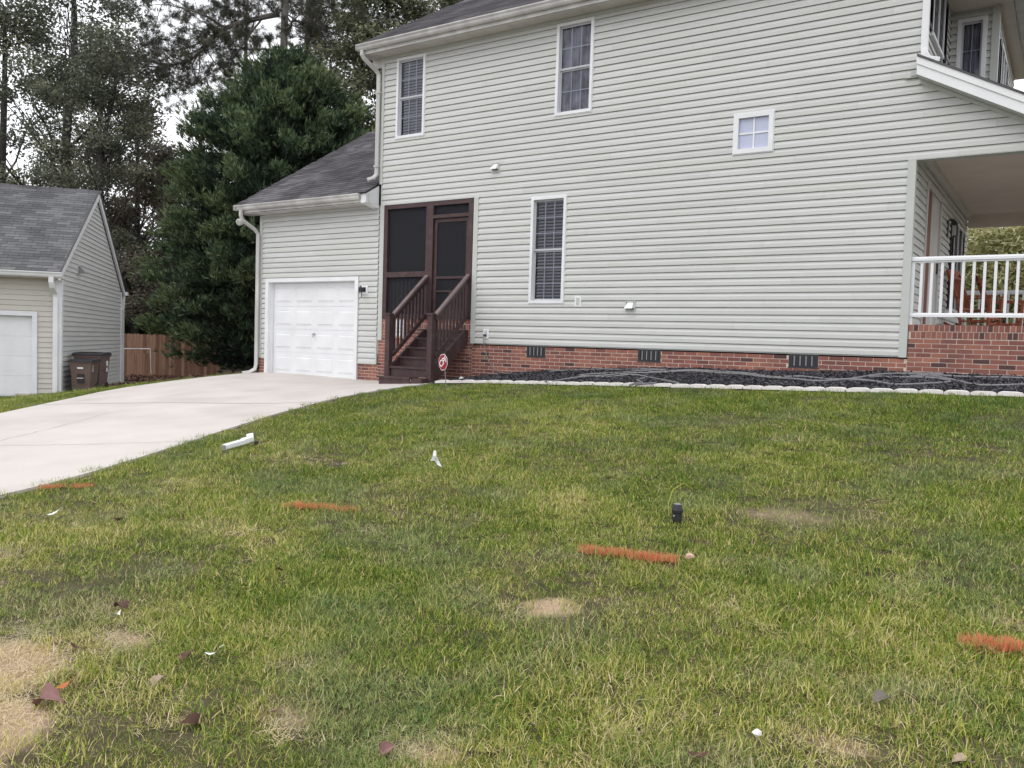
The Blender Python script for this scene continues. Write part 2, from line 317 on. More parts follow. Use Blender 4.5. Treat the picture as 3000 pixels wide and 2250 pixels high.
def strip_line(pts, w, name, jit=.0):
    mb = MB(); q = []
    for a, b in zip(pts, pts[1:]):
        k = max(2, int(math.dist(a, b)/.12))
        for j in range(k): q.append((a[0]+(b[0]-a[0])*j/k+random.gauss(0, jit), a[1]+(b[1]-a[1])*j/k+random.gauss(0, jit)))
    q.append(pts[-1])
    for a, b in zip(q, q[1:]):
        d = Vector((b[0]-a[0], b[1]-a[1])).normalized(); nx, ny = -d.y*w/2, d.x*w/2
        mb.face([(a[0]-nx, a[1]-ny, g(a[0], a[1])+.027), (b[0]-nx, b[1]-ny, g(b[0], b[1])+.027), (b[0]+nx, b[1]+ny, g(b[0], b[1])+.027), (a[0]+nx, a[1]+ny, g(a[0], a[1])+.027)])
    return mb.build(name, M['crack'], dw)
strip_line([(-14.35, -6.1), (-12.2, -5.0), (-10.6, -4.5), (-9.75, -4.2)], .024, 'expansion_joint')
strip_line([(-13.1, -9.2), (-11.2, -9.9), (-9.4, -10.6), (-7.5, -11.2)], .024, 'expansion_joint')
strip_line([(-10.5, -8.9), (-10.3, -8.6), (-9.5, -8.2), (-8.35, -7.6)], .009, 'crack', .015)
strip_line([(-10.5, -8.9), (-11.2, -7.6), (-12.0, -6.3), (-11.7, -5.6)], .007, 'crack', .02)
# ------------------------------------------------------------------ siding / brick / shingle builders
PF = [0, .50, .60, .72, .905, .93, 1.0]; PO = [.022, .020, .012, .006, .002, -.012, -.014]
def siding(parent, f, s0, s1, z0, z1, holes=(), mt=None, h=.1187, seam=3.66, right=None, left=None, local=False, flat=False):
    right = right or (lambda z: s1); left = left or (lambda z: s0); k = 0
    while z0+k*h < z1-.002:
        za = z0+k*h; zb = min(za+h, z1); zz = [za+p*h for p in PF if za+p*h <= zb+1e-6]+[zb]
        for a, b, c, d in holes:
            for e in (c, d):
                if za < e < zb: zz.append(e)
        zz = sorted(set(round(z, 5) for z in zz)); off = (k*1.37) % seam; pcs = {}
        def O(z):
            t = (z-za)/h
            return float(np.interp(t, PF, PO)) if not flat else .02-.018*t
        for i, (zl, zh) in enumerate(zip(zz, zz[1:])):
            zm = (zl+zh)/2; iv = [(left(zm), right(zm), True, True)]
            for a, b, c, d in holes:
                if c < zm < d:
                    nv = []
                    for p, q, e1, e2 in iv:
                        if b <= p or a >= q: nv.append((p, q, e1, e2)); continue
                        if a > p: nv.append((p, a, e1, False))
                        if b < q: nv.append((b, q, False, e2))
                    iv = nv
            for p, q, e1, e2 in iv:
                if q-p < .01: continue
                cuts = [p]+[s0-seam+off+n_*seam for n_ in range(12) if p+.05 < s0-seam+off+n_*seam < q-.05]+[q]
                for a_, b_ in zip(cuts, cuts[1:]):
                    key = (int(math.floor(((a_+b_)/2-(s0-seam+off))/seam)), sum(1 for hh in holes if hh[1] <= (a_+b_)/2 and hh[2] < zb and hh[3] > za))
                    if key not in pcs: pcs[key] = (MB(f), random.random(), random.uniform(0, .0015))
                    mb, tn, dy = pcs[key]
                    al = left(zl) if (e1 and a_ == p) else a_+.001; ah = left(zh) if (e1 and a_ == p) else a_+.001
                    bl = right(zl) if (e2 and b_ == q) else b_-.001; bh = right(zh) if (e2 and b_ == q) else b_-.001
                    mb.face([(al, O(zl)+dy, zl), (bl, O(zl)+dy, zl), (bh, O(zh)+dy, zh), (ah, O(zh)+dy, zh)], tn)
                    if i == 0: mb.face([(al, -.014, zl), (bl, -.014, zl), (bl, O(zl)+dy, zl), (al, O(zl)+dy, zl)], tn)
        for mb, tn, dy in pcs.values():
            if mb.q: mb.build('siding_board', mt or M['siding'], parent, local=local)
        k += 1

BM_ = []; BT = [.42, .5, .56, .62, .68, .74, .9, -.25]
def brick_meshes():
    for i in range(8):
        mb = MB(); mb.box(-.5, .5, -.5, .5, -.5, .5, tint=BT[i])
        me = bpy.data.meshes.new('brick'); me.from_pydata(mb.v, [], mb.q); setattr_face(me, 'tint', mb.t); me.materials.append(M['brick']); BM_.append(me)
brick_meshes()
BRICKS = []
def lay(s0, s1, ztop, zbot, o=.0, holes=(), rows=None, hb=.0582, pitch=.0677, L=.203, lp=.2127):
    r = 0; z = ztop
    while True:
        zc = z-hb/2
        if z < (min(zbot(s0), zbot(s1), zbot((s0+s1)/2))-.02) or (rows is not None and r >= rows): break
        s = s0-(lp/2 if r % 2 else 0)
        while s < s1-.01:
            iv = [(max(s, s0), min(s+L, s1))]
            for a, b, c, d in holes:
                if c < zc < d:
                    nv = []
                    for p, q in iv:
                        if b <= p or a >= q: nv.append((p, q)); continue
                        if a > p: nv.append((p, a))
                        if b < q: nv.append((b, q))
                    iv = nv
            for a, b in iv:
                if b-a > .03 and z > zbot((a+b)/2)-.05:
                    v = random.choices(range(8), weights=[3, 3, 4, 4, 3, 2, .8, 1.3])[0]
                    BRICKS.append(((a+b)/2, zc, b-a, hb, v, o+random.uniform(-.0015, .002)))
            s += lp
        z -= pitch; r += 1
SH_ = {}
def tab_mesh(key, mt):
    L = []
    for i in range(6):
        mb = MB(); w, h, t = .30, .15, .010
        mb.v = [(0, 0, 0), (w, 0, 0), (w, h, .0), (0, h, .0), (0, 0, t), (w, 0, t), (w, h, .003), (0, h, .003)]
        mb.q = [[4, 5, 6, 7], [0, 1, 5, 4], [0, 4, 7, 3], [1, 2, 6, 5]]; mb.t = [(i+.5)/6]*4
        me = bpy.data.meshes.new('shingle'); me.from_pydata(mb.v, [], mb.q); setattr_face(me, 'tint', mb.t); me.materials.append(mt); L.append(me)
    SH_[key] = L
def tile(o, u, v, U, V, lst, umin=0, vis=None):
    """tabs over a roof plane: origin o, unit u along the eave, v up the slope"""
    n = u.cross(v); c = 0; vv = 0.
    while vv < V-.05:
        uu = umin-(.153 if c % 2 else 0)+(c % 3)*.03
        while uu < U-.02:
            a = max(uu, umin); b = min(uu+.30, U)
            if b-a > .05: lst.append((o+u*a+v*vv+n*.004, (b-a)/.30, u, v, n, random.randrange(6)))
            uu += .307
        vv += .143; c += 1
def place_tabs(parent, lst, key, rotm=None, orgw=None, Lmax=300):
    """nearest tabs are objects, the rest one joined part; coordinates are in the parent's frame"""
    def wd(p): return ((rotm @ p + orgw) if rotm else p+orgw) - CAM
    lst.sort(key=lambda t: wd(t[0]).length)
    for p, sx, u, v, n, k in lst[:Lmax]:
        o = bpy.data.objects.new('shingle', SH_[key][k]); COL.objects.link(o); o.parent = parent
        o.matrix_local = Matrix(((u.x*sx, v.x, n.x, p.x), (u.y*sx, v.y, n.y, p.y), (u.z*sx, v.z, n.z, p.z), (0, 0, 0, 1)))
    if len(lst) > Lmax:
        mb = MB()
        for p, sx, u, v, n, k in lst[Lmax:]:
            me = SH_[key][k]; b = len(mb.v)
            for vt in me.vertices: mb.v.append(tuple(p+u*(vt.co.x*sx)+v*vt.co.y+n*vt.co.z))
            for pl in me.polygons: mb.q.append([b+i for i in pl.vertices]); mb.t.append((k+.5)/6)
        o = mb.build('shingle', SH_[key][0].materials[0], parent, local=True); o['kind'] = 'stuff'

# ------------------------------------------------------------------ windows
def window(parent, f, s0, s1, z0, z1, cols=3, rows=2, kind='blind', fw_=.05, local=False, double=True, mid=None):
    fr = MB(f); w = fw_
    # brickmould frame, proud of the siding and returning inwards
    for a, b, c, d in ((s0, s1, z1-w, z1), (s0, s1, z0, z0+w), (s0, s0+w, z0+w, z1-w), (s1-w, s1, z0+w, z1-w)):
        fr.box(a, b, -.09, .040, c, d)
    fr.box(s0-.012, s1+.012, -.01, .030, z0-.014, z0-.0005).box(s0-.014, s0-.0005, -.01, .026, z0-.014, z1+.012).box(s1+.0005, s1+.014, -.01, .026, z0-.014, z1+.012).box(s0, s1, -.01, .026, z1+.0005, z1+.012)
    W_ = fr.build('window', M['white'], parent, local=local)
    def sub(mb, nm, mt): return mb.build(nm, mt, W_, local=local)
    a, b, c, d = s0+w+.001, s1-w-.001, z0+w+.001, z1-w-.001
    zm = mid or (c+d)/2; bar = .028
    if double:
        for (lo, hi, o1) in ((c, zm, -.045), (zm-.005, d, -.018)):
            sm = MB(f); t = .030
            sm.box(a, a+t, o1-.02, o1, lo, hi).box(b-t, b, o1-.02, o1, lo, hi).box(a+t, b-t, o1-.02, o1, lo, lo+t*1.15).box(a+t, b-t, o1-.02, o1, hi-t, hi)
            sub(sm, 'sash', M['sash'])
            gm = MB(f); gm.face([(a+t, o1-.010, lo+t), (b-t, o1-.010, lo+t), (b-t, o1-.010, hi-t), (a+t, o1-.010, hi-t)]); sub(gm, 'pane', M['glass'])
            mm = MB(f); mw = .009
            for i in range(1, cols):
                x = a+t+(b-a-2*t)*i/cols; mm.box(x-mw, x+mw, o1-.018, o1-.012, lo+t*1.2, hi-t)
            for j in range(1, rows):
                z = lo+t+(hi-lo-2*t)*j/rows; mm.box(a+t, b-t, o1-.0185, o1-.0125, z-mw, z+mw)
            sub(mm, 'muntin', M['muntin'])
    else:
        mw = .013
        for i in range(cols):
            for j in range(rows):
                x0 = a+(b-a)*i/cols; x1 = a+(b-a)*(i+1)/cols; y0 = c+(d-c)*j/rows; y1 = c+(d-c)*(j+1)/rows
                gm = MB(f); gm.face([(x0, -.012, y0), (x1, -.012, y0), (x1, -.012, y1), (x0, -.012, y1)]); sub(gm, 'pane', M['frosted'])
        mm = MB(f)
        for i in range(1, cols): x = a+(b-a)*i/cols; mm.box(x-mw, x+mw, -.02, .004, c, d)
        for j in range(1, rows): z = c+(d-c)*j/rows; mm.box(a, b, -.0195, .0035, z-mw, z+mw)
        sub(mm, 'muntin', M['white'])
    if double: sub(MB(f).face([(a-.02, -.124, c-.02), (b+.02, -.124, c-.02), (b+.02, -.124, d+.02), (a-.02, -.124, d+.02)]), 'painted_dark_room', M['dark'])  # near-black sheet stands in for the unlit room behind the glass
    if kind in ('blind', 'blind_pale'):
        z = d-.04; p = .060
        hr = MB(f); hr.box(a+.045, b-.01, -.125, -.075, d-.05, d-.002); sub(hr, 'head_rail', M[kind])
        while z-p > c+.02:
            z -= p; sm = MB(f)
            sl_ = .020 if kind == 'blind' else .040
            sm.face([(a+.045, -.078, z-.013), (b-.012, -.078, z-.013), (b-.012, -.110, z+sl_), (a+.045, -.110, z+sl_)])
            sm.face([(a+.045, -.079, z-.016), (b-.012, -.079, z-.016), (b-.012, -.078, z-.013), (a+.045, -.078, z-.013)])
            sub(sm, 'slat', M[kind])
    elif kind == 'curtain':
        cm = MB(f); n = 26
        for i in range(n):
            x0 = a+(b-a)*i/n; x1 = a+(b-a)*(i+1)/n; o0 = -.095+.018*math.sin(i*1.9); o1 = -.095+.018*math.sin((i+1)*1.9)
            cm.face([(x0, o0, c), (x1, o1, c), (x1, o1, d), (x0, o0, d)])
        sub(cm, 'curtain', M['curtain'])
    elif kind == 'frosted':
        cm = MB(f); cm.face([(a, -.05, c), (b, -.05, c), (b, -.05, d), (a, -.05, d)]); sub(cm, 'shade', M['frosted'])
    return W_

# ================================================================== THE HOUSE
H = empty('house', (-7.2, 2.0, -.6), 'large two-storey house with pale grey-green lap siding over a red brick base', 'house')
HO = world_o(H)
holes = [(-12.04, -11.28, 4.21, 5.86), (-8.165, -7.41, 4.21, 5.865), (-8.61, -7.86, .78, 2.755), (-4.765, -4.125, 3.18, 3.82), (-12.41, -9.85, -1, 2.85),
         (-9.56, -9.37, 3.30, 3.49), (-6.60, -6.40, .63, .82), (-7.62, -7.485, .72, .91), (-9.645, -9.515, .09, .28)]
# backing walls: closed boxes set behind the cladding (siding is hung on them)
wb = MB()
wb.box(-12.33, -2.12, .13, .20, 2.9, 5.95).box(-9.86, -2.12, .13, .20, -.02, 2.9).box(-16.2, -16.02, .13, .2, -.5, 2.86).box(-12.99, -12.4, .13, .2, -.5, 2.86).box(-16.0, -13.0, .13, .2, 1.38, 2.86)
wb.box(-12.44, -12.34, .0, 8.0, -.3, 6.0)
wb.box(-12.34, -2.12, 7.9, 8.0, -.3, 6.0).box(-16.24, -12.5, 7.8, 7.9, -1.1, 2.9).box(-16.24, -16.16, .2, 7.9, -1.1, 2.9)
MW = wb.build('wall', M['siding'], H)
XR = lambda z: (-2.14 if z < 2.846 else (min(.02, -2.04+(4.02-z)/.55) if z < 4.02 else -2.045))
siding(MW, FM, -12.41, .02, 0.0, 5.95, holes, right=XR)
GW = MB().box(-16.2, -16.19, .0, .1, -.4, 2.8).build('garage_wall', M['siding'], H)
siding(GW, FM, -16.16, -12.46, -.51, 2.87, [(-16.015, -13.005, -2, 1.375), (-12.92, -12.74, .98, 1.17)])
# gable ends above garage roof on the far-left face and the garage side
lw = MB(FX(0)); cb = MB()
cb.box(-12.46, -12.385, -.034, .06, 3.3, 5.94)                       # main left corner board
cb.box(-12.43, -12.31, -.030, .03, 0.0, 2.85).box(-9.955, -9.845, -.030, .03, -.012, 2.85).box(-12.31, -9.955, -.030, .03, 2.851, 2.875)
cb.box(-2.14, -2.03, -.034, .09, -.022, 2.844)
cb.box(-16.25, -16.155, -.034, .06, -.5, 2.86)
cb.box(-12.475, -12.44, -.034, .01, -.515, .05).box(-13.0, -12.475, -.028, .01, -.525, -.512)
cb.build_each('corner_board', M['trim_sage'], H)
sk = MB(); sk.box(-9.84, -2.145, -.004, .02, -.02, -.002); sk.build('starter_strip', M['trim_sage'], H)
dk = MB(); dk.box(-9.9, .2, .0, .0005, -.045, -.021); dk.build('painted_shadow_line', M['dark'], H)  # dark strip painting the shade line under the bottom siding board
lm = MB(); lm.box(-12.455, -12.445, .05, 7.9, 2.9, 5.95); lm.build('side_wall', M['siding'], H)

# --- brick base
mo = MB()
mo.box(-9.9, -2.02, .0, .12, -1.2, -.021).box(-2.02, .04, -.003, .12, -.8, .455).box(-.08, .04, .12, 7.2, -.8, .455).box(-12.42, -9.9, .0005, .12, -1.2, .465).box(-13.0, -12.42, .0, .12, -1.2, -.53).box(-16.24, -16.03, .0, .12, -1.2, -.515)
FOs = mo.build_each('brick_base', M['mortar'], H); FO = FOs[0]
mw_ = lambda x: float(np.interp(x, MWX, MWZ))
cvs = [(-8.64, -8.22, -.225, -.018), (-6.33, -5.90, -.225, -.018), (-3.73, -3.28, -.225, -.018)]
lay(-9.925, -2.03, -.042, mw_, holes=[(a-.005, b+.005, c-.015, d+.03) for a, b, c, d in cvs])
lay(-2.022, .04, .252, mw_, o=.004)
lay(-2.022, .04, .46, lambda x: -9, o=.006, rows=2, hb=.092, pitch=.1016, L=.0582, lp=.0677)
lay(-12.42, -9.93, .262, lambda x: -.89 if x < -10 else -.75, holes=[(-12.03, -11.71, .085, 1)])
lay(-12.42, -9.93, .46, lambda x: -9, rows=2, hb=.092, pitch=.1016, L=.0582, lp=.0677, holes=[(-12.03, -11.71, .085, 1)])
lay(-13.0, -12.425, -.535, lambda x: -.9)
lay(-16.24, -16.03, -.52, lambda x: -.9)
BRICKS.sort(key=lambda b: (Vector((b[0], 0, b[1]))-CAM).length)
for s, z, w, h, v, o_ in BRICKS[:300]:
    o = bpy.data.objects.new('brick', BM_[v]); COL.objects.link(o); o.parent = FO
    o.location = Vector((s, .02-o_, z))-HO; o.scale = (w, .045, h)
mb = MB()
for s, z, w, h, v, o_ in BRICKS[300:]:
    mb.box(s-w/2, s+w/2, -.0025-o_, .0425-o_, z-h/2, z+h/2, tint=BT[v])
o = mb.build('brick', M['brick'], FO); o['kind'] = 'stuff'
# crawl-space vents
for a, b, c, d in cvs:
    m_ = MB(); m_.box(a, b, -.004, .02, c, d-.002).box(a-.01, b+.01, -.012, .02, c-.014, c-.001)
    V_ = m_.build('crawl_vent', M['black'], H)
    for i in range(9):
        x = a+.045+(b-a-.09)*i/8; MB().box(x-.010, x+.008, -.014, -.0045, c+.025, d-.03).build('slat', M['grey'] if i % 2 else M['black'], V_)
V_ = MB().box(-12.02, -11.72, -.006, .02, .10, .44).build('crawl_vent', M['pure_white'], H); V_['label'] = 'white vent cover beside the stairs'
for z in (.19, .27, .35): MB().box(-12.015, -11.725, -.012, -.0065, z-.006, z+.006).build('slat', M['white_dirty'], V_)

# --- windows on the long wall
window(H, FM, -12.04, -11.28, 4.21, 5.86, kind='blind_pale')
window(H, FM, -8.165, -7.41, 4.21, 5.865, kind='curtain')  # mottled curtain added in place of the cloudy tree reflection in this glass
window(H, FM, -8.61, -7.86, .78, 2.755, cols=3, rows=3, kind='blind')
window(H, FM, -4.765, -4.125, 3.18, 3.82, cols=2, rows=2, kind='frosted', double=False, fw_=.075)
# dryer and exhaust hoods
for s0, s1, z0, z1 in ((-9.56, -9.37, 3.30, 3.49), (-6.60, -6.40, .63, .82)):
    m_ = MB(FM); m_.box(s0, s1, -.01, .026, z0, z0+.02).box(s0, s1, -.01, .026, z1-.02, z1).box(s0, s0+.018, -.01, .026, z0+.02, z1-.02).box(s1-.018, s1, -.01, .026, z0+.02, z1-.02).box(s0+.018, s1-.018, -.01, .01, z0+.02, z1-.02)
    V_ = m_.build('exhaust_vent', M['trim_sage'], H)
    a, b, lo, hi = s0+.02, s1-.02, z0+.055, z1-.022; hd = MB(FM)
    hd.face([(a+.03, .012, hi), (b-.03, .012, hi), (b-.005, .11, lo+.01), (a+.005, .11, lo+.01)])
    hd.face([(a+.03, .012, hi), (a+.005, .11, lo+.01), (a, .012, lo)]).face([(b-.03, .012, hi), (b, .012, lo), (b-.005, .11, lo+.01)])
    hd.face([(a+.005, .11, lo+.01), (b-.005, .11, lo+.01), (b-.005, .112, lo-.004), (a+.005, .112, lo-.004)])
    hd.build('hood', M['pure_white'], V_)
    MB(FM).face([(a+.01, .09, lo+.005), (b-.01, .09, lo+.005), (b-.005, .012, lo), (a+.005, .012, lo)]).build('flap', M['grey'], V_)
pb = MB(FM); pb.box(-7.62, -7.485, -.01, .024, .72, .91); V_ = pb.build('wall_cover_plate', M['pure_white'], H)
MB(FM).box(-7.585, -7.52, .0245, .032, .75, .88).build('cover', M['trim_sage'], V_)
ob = MB(FM); ob.box(-9.645, -9.515, -.01, .026, .09, .28); V_ = ob.build('outlet_box', M['pure_white'], H)
MB(FM).box(-9.61, -9.55, .027, .03, .125, .25).build('cover', M['sash'], V_); MB(FM).box(-9.615, -9.565, .03, .075, .145, .175).build('plug', M['black'], V_)

# --- garage door
gt = MB(FM)
gt.box(-16.01, -15.90, -.02, .045, -.89, 1.37).box(-13.11, -13.01, -.02, .045, -.9, 1.37).box(-15.90, -13.11, -.02, .045, 1.28, 1.37)
gt.box(-15.899, -15.885, -.13, -.02, -.89, 1.279).box(-13.125, -13.111, -.13, -.02, -.89, 1.279).box(-15.885, -13.125, -.13, -.02, 1.266, 1.28)
gt.build('garage_door_trim', M['white'], H)
GD = MB(FM).box(-15.885, -13.125, -.17, -.13, -.885, 1.265).build('garage_door', M['white'], H)
for r in range(4):
    zc0 = -.88+r*.536; zc1 = zc0+.530
    S_ = MB(FM).box(-15.88, -13.13, -.129, -.120, zc0, zc1).build('door_section', M['white'], GD)
    for c in range(4):
        x0 = -15.88+c*.6875+.085; x1 = x0+.5175; a, b = zc0+.105, zc1-.105
        p = MB(FM); t = .03
        p.face([(x0, -.1195, a), (x1, -.1195, a), (x1-t, -.128, a+t), (x0+t, -.128, a+t)], .5)
        for A_, B_, C_, D_ in (((x0, a), (x1, a), (x1-t, a+t), (x0+t, a+t)), ((x1, a), (x1, b), (x1-t, b-t), (x1-t, a+t)), ((x1, b), (x0, b), (x0+t, b-t), (x1-t, b-t)), ((x0, b), (x0, a), (x0+t, a+t), (x0+t, b-t))):
            p.face([(A_[0], -.1195, A_[1]), (B_[0], -.1195, B_[1]), (C_[0], -.106, C_[1]), (D_[0], -.106, D_[1])])
        u = t
        p.box(x0+t, x1-t, -.119, -.106, a+t, b-t)
        p.box(x0-.012, x1+.012, -.1198, -.115, a-.012, a-.002).box(x0-.012, x1+.012, -.1198, -.115, b+.002, b+.012)
        p.build('door_panel', M['white'], GD)
hm = MB(FM); hm.box(-14.53, -14.47, -.12, -.075, .09, .105).box(-14.505, -14.49, -.075, -.068, .02, .10); hm.build('door_handle', M['grey'], GD)
MB().box(-15.9, -13.1, .115, .16, -.93, -.885).build('door_seal', M['black'], GD)
# wall lamp by garage
LB = MB(FM).box(-12.92, -12.74, -.01, .034, .98, 1.17).build('wall_lamp', M['pure_white'], H)
m_ = MB(FM); m_.lathe((0, 0, 0), [(.001, 0)], 3) if False else None
m_.box(-12.865, -12.79, .034, .055, 1.03, 1.13).box(-12.85, -12.805, .055, .13, 1.07, 1.10).box(-12.865, -12.79, .10, .18, 1.02, 1.12).box(-12.838, -12.818, .13, .15, 1.12, 1.16); m_.build('lantern', M['black'], LB)
MB(FM).box(-12.895, -12.885, .05, .06, .93, 1.1).box(-12.86, -12.85, .09, .10, .90, 1.03).build('bracket', M['black'], LB)
# flood lamp at garage corner
fl = MB(); fl.tube([(-16.55, -.30, 2.80), (-16.50, -.36, 2.70), (-16.46, -.47, 2.66)], [.05, .075, .085], 14); F_ = fl.build('flood_lamp', M['white_dirty'], H, smooth=True)
MB().tube([(-16.461, -.471, 2.66), (-16.458, -.485, 2.655)], [.07, .06], 14).build('lens', M['lamp_glass'], F_)

# --- screened porch in the wall
SP = MB(FM)
for a, b, c, d in ((-12.30, -12.20, .47, 2.84), (-11.15, -10.97, .47, 2.84), (-10.075, -9.965, .47, 2.84)): SP.box(a, b, -.06, .034, c, d)
SP.box(-12.20, -11.15, -.058, .030, 2.76, 2.84).box(-12.20, -11.15, -.058, .038, 1.33, 1.44).box(-12.20, -11.15, -.058, .030, .47, .56)
SP.box(-10.97, -10.075, -.058, .030, 2.76, 2.84).box(-10.97, -10.075, -.058, .036, 2.50, 2.57).box(-10.97, -10.075, -.058, .030, .46, .54)
SP = SP.build('screen_porch', M['brown'], H)
for a, b, c, d in ((-12.19, -11.16, 1.45, 2.75), (-12.19, -11.16, .57, 1.32), (-10.96, -10.08, 2.58, 2.75)):
    MB(FM).face([(a-.01, -.02, c-.01), (b+.01, -.02, c-.01), (b+.01, -.02, d+.01), (a-.01, -.02, d+.01)]).build('screen', M['screen'], SP)
sd = MB(FM); sd.box(-10.96, -10.89, -.05, -.012, .545, 2.49).box(-10.15, -10.085, -.05, -.012, .545, 2.49).box(-10.89, -10.15, -.05, -.012, 2.42, 2.49).box(-10.89, -10.15, -.05, -.012, 1.28, 1.33).box(-10.89, -10.15, -.05, -.012, 1.01, 1.045).box(-10.89, -10.15, -.05, -.012, .545, .66).box(-10.545, -10.515, -.05, -.014, .66, 1.01)
SD = sd.build('screen_door', M['brown'], SP)
MB(FM).face([(-10.89, -.03, .66), (-10.15, -.03, .66), (-10.15, -.03, 2.42), (-10.89, -.03, 2.42)]).build('screen', M['screen'], SP)
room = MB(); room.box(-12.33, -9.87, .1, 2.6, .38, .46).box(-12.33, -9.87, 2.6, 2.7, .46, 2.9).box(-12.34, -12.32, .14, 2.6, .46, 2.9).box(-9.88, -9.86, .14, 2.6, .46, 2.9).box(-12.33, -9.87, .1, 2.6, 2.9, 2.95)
room.build('porch_interior', M['dark'], SP)  # room surfaces coloured near-black to stand in for the shade inside
for i in range(9):
    x = -12.1+i*.11; MB().box(x-.018, x+.018, .09, .12, .5, 1.34).build('baluster', M['brown'], SP)

# --- main roof, eaves, gutters
for k, mt in (('a', M['shingle']), ('b', M['shingle_grey'])): tab_mesh(k, mt)
pitch = .6045; cp = 1/math.sqrt(1+pitch**2); vS = Vector((0, cp, pitch*cp)); uX = Vector((1, 0, 0))
RF = MB(); Yr = 3.52; zr_ = 6.14+pitch*(Yr+.45)
RF.face([(-12.75, -.45, 6.14), (-.95, -.45, 6.14), (-5.6, Yr, zr_), (-12.75, Yr, zr_)]).face([(-12.75, 7.5, 6.14), (-.95, 7.5, 6.14), (-5.6, Yr, zr_), (-12.75, Yr, zr_)]).face([(-.95, -.45, 6.14), (-.95, 7.5, 6.14), (-5.6, Yr, zr_)])
RFo = RF.build('roof', M['shingle'], H)
tabs = []
tile(Vector((-12.78, -.47, 6.132)), uX, vS, 6.6, 3.6, tabs)
# garage roof
GR = MB(); GR.face([(-16.6, -.45, 3.07), (-12.45, -.45, 3.07), (-12.45, 3.95, 5.73), (-16.6, 3.95, 5.73)]).face([(-16.6, 8.35, 3.07), (-12.45, 8.35, 3.07), (-12.45, 3.95, 5.73), (-16.6, 3.95, 5.73)])
GR.face([(-16.58, -.45, 3.0), (-16.58, 8.35, 3.0), (-16.58, 3.95, 5.66)]).prism([(-.47, 2.99), (-.47, 3.06), (3.95, 5.73), (3.95, 5.60)], -16.6, -16.575, axis=0)
GRo = GR.build('garage_roof', M['shingle'], H)
tile(Vector((-16.63, -.47, 3.062)), uX, vS, 4.18, 5.16, tabs)
rc = []
RIDGE = MB()
for i in range(14): x = -16.63+i*.30; RIDGE.prism([(3.80, 5.645), (3.95, 5.755+.008*(i % 2)), (4.10, 5.645), (3.95, 5.735)], x, x+.292, axis=0)
RIDGE.build('ridge_cap', M['shingle'], H)
place_tabs(RFo, [(p-HO, *r) for p, *r in tabs], 'a', None, HO)
# soffits and fascias
SF = MB().box(-12.72, -.95, -.36, -.33, 5.925, 5.93).build('soffit', M['soffit'], H)
x = -12.73
while x < -2.05:
    MB().box(x+.003, x+.302, -.365, -.005, 5.948, 5.956+random.uniform(0, .002)).build('soffit_panel', M['soffit'], SF); x += .305
MB().box(-12.4, -2.05, -.03, .0, 5.885, 5.947).build('frieze', M['trim_sage'], H)
fa = MB(); fa.box(-12.76, -.95, -.385, -.366, 5.94, 6.12); fa.prism([(-.385, 5.94), (-.385, 6.12), (.0, 6.35), (.0, 5.94)], -12.76, -12.735, axis=0)
fa.prism([(0., 6.18), (0., 6.36), (3.52, 8.49), (3.52, 8.31)], -12.765, -12.735, axis=0)
fa.box(-12.735, -12.45, -.36, .0, 5.94, 5.947).prism([(-12.74, 5.75), (-12.45, 5.75), (-12.45, 5.94), (-12.74, 5.94)], -.02, .0)
fa.build('fascia', M['white_dirty'], H)
def gutter(x0, x1, y, z, name='gutter', parent=H, loc=False, mt=None):
    m_ = MB(); P = [(y, z-.115), (y-.06, z-.115), (y-.085, z-.085), (y-.095, z-.05), (y-.12, z-.02), (y-.12, z), (y-.105, z), (y-.105, z-.02), (y-.08, z-.06), (y-.06, z-.10), (y-.005, z-.10), (y-.005, z), (y, z)]
    m_.prism(P, x0, x1, axis=0); m_.box(x0, x0+.003, y-.115, y, z-.112, z-.002).box(x1-.003, x1, y-.115, y, z-.112, z-.002)
    return m_.build(name, mt or M['white_dirty'], parent, local=loc)
gutter(-12.79, -1.0, -.386, 6.13)
# garage eave
gf = MB(); gf.box(-16.6, -12.60, -.37, -.352, 2.89, 3.04).box(-16.6, -12.47, -.352, .0, 2.872, 2.88).box(-12.60, -12.46, -.355, -.345, 2.86, 3.05)
gf.build('garage_fascia', M['white_dirty'], H)
MB().prism([(-.42, 2.87), (-.42, 3.04), (-.42, 3.05), (-.02, 3.28), (-.02, 2.80), (-.06, 2.80)], -12.62, -12.475, axis=0).build('eave_return', M['white'], H)
gutter(-16.66, -12.63, -.371, 3.06)
# right-hand upper overhang
so_ = MB(); so_.box(-2.05, -1.10, -.36, 7.5, 5.93, 5.94).box(-1.12, -.95, -.36, 7.5, 5.93, 5.945); so_.build('overhang', M['ceiling'], H)
MB().box(-1.10, -1.08, -.36, 7.5, 5.90, 6.12).box(-1.10, -.93, -.36, 7.5, 5.86, 5.93).build('fascia', M['white_dirty'], H)

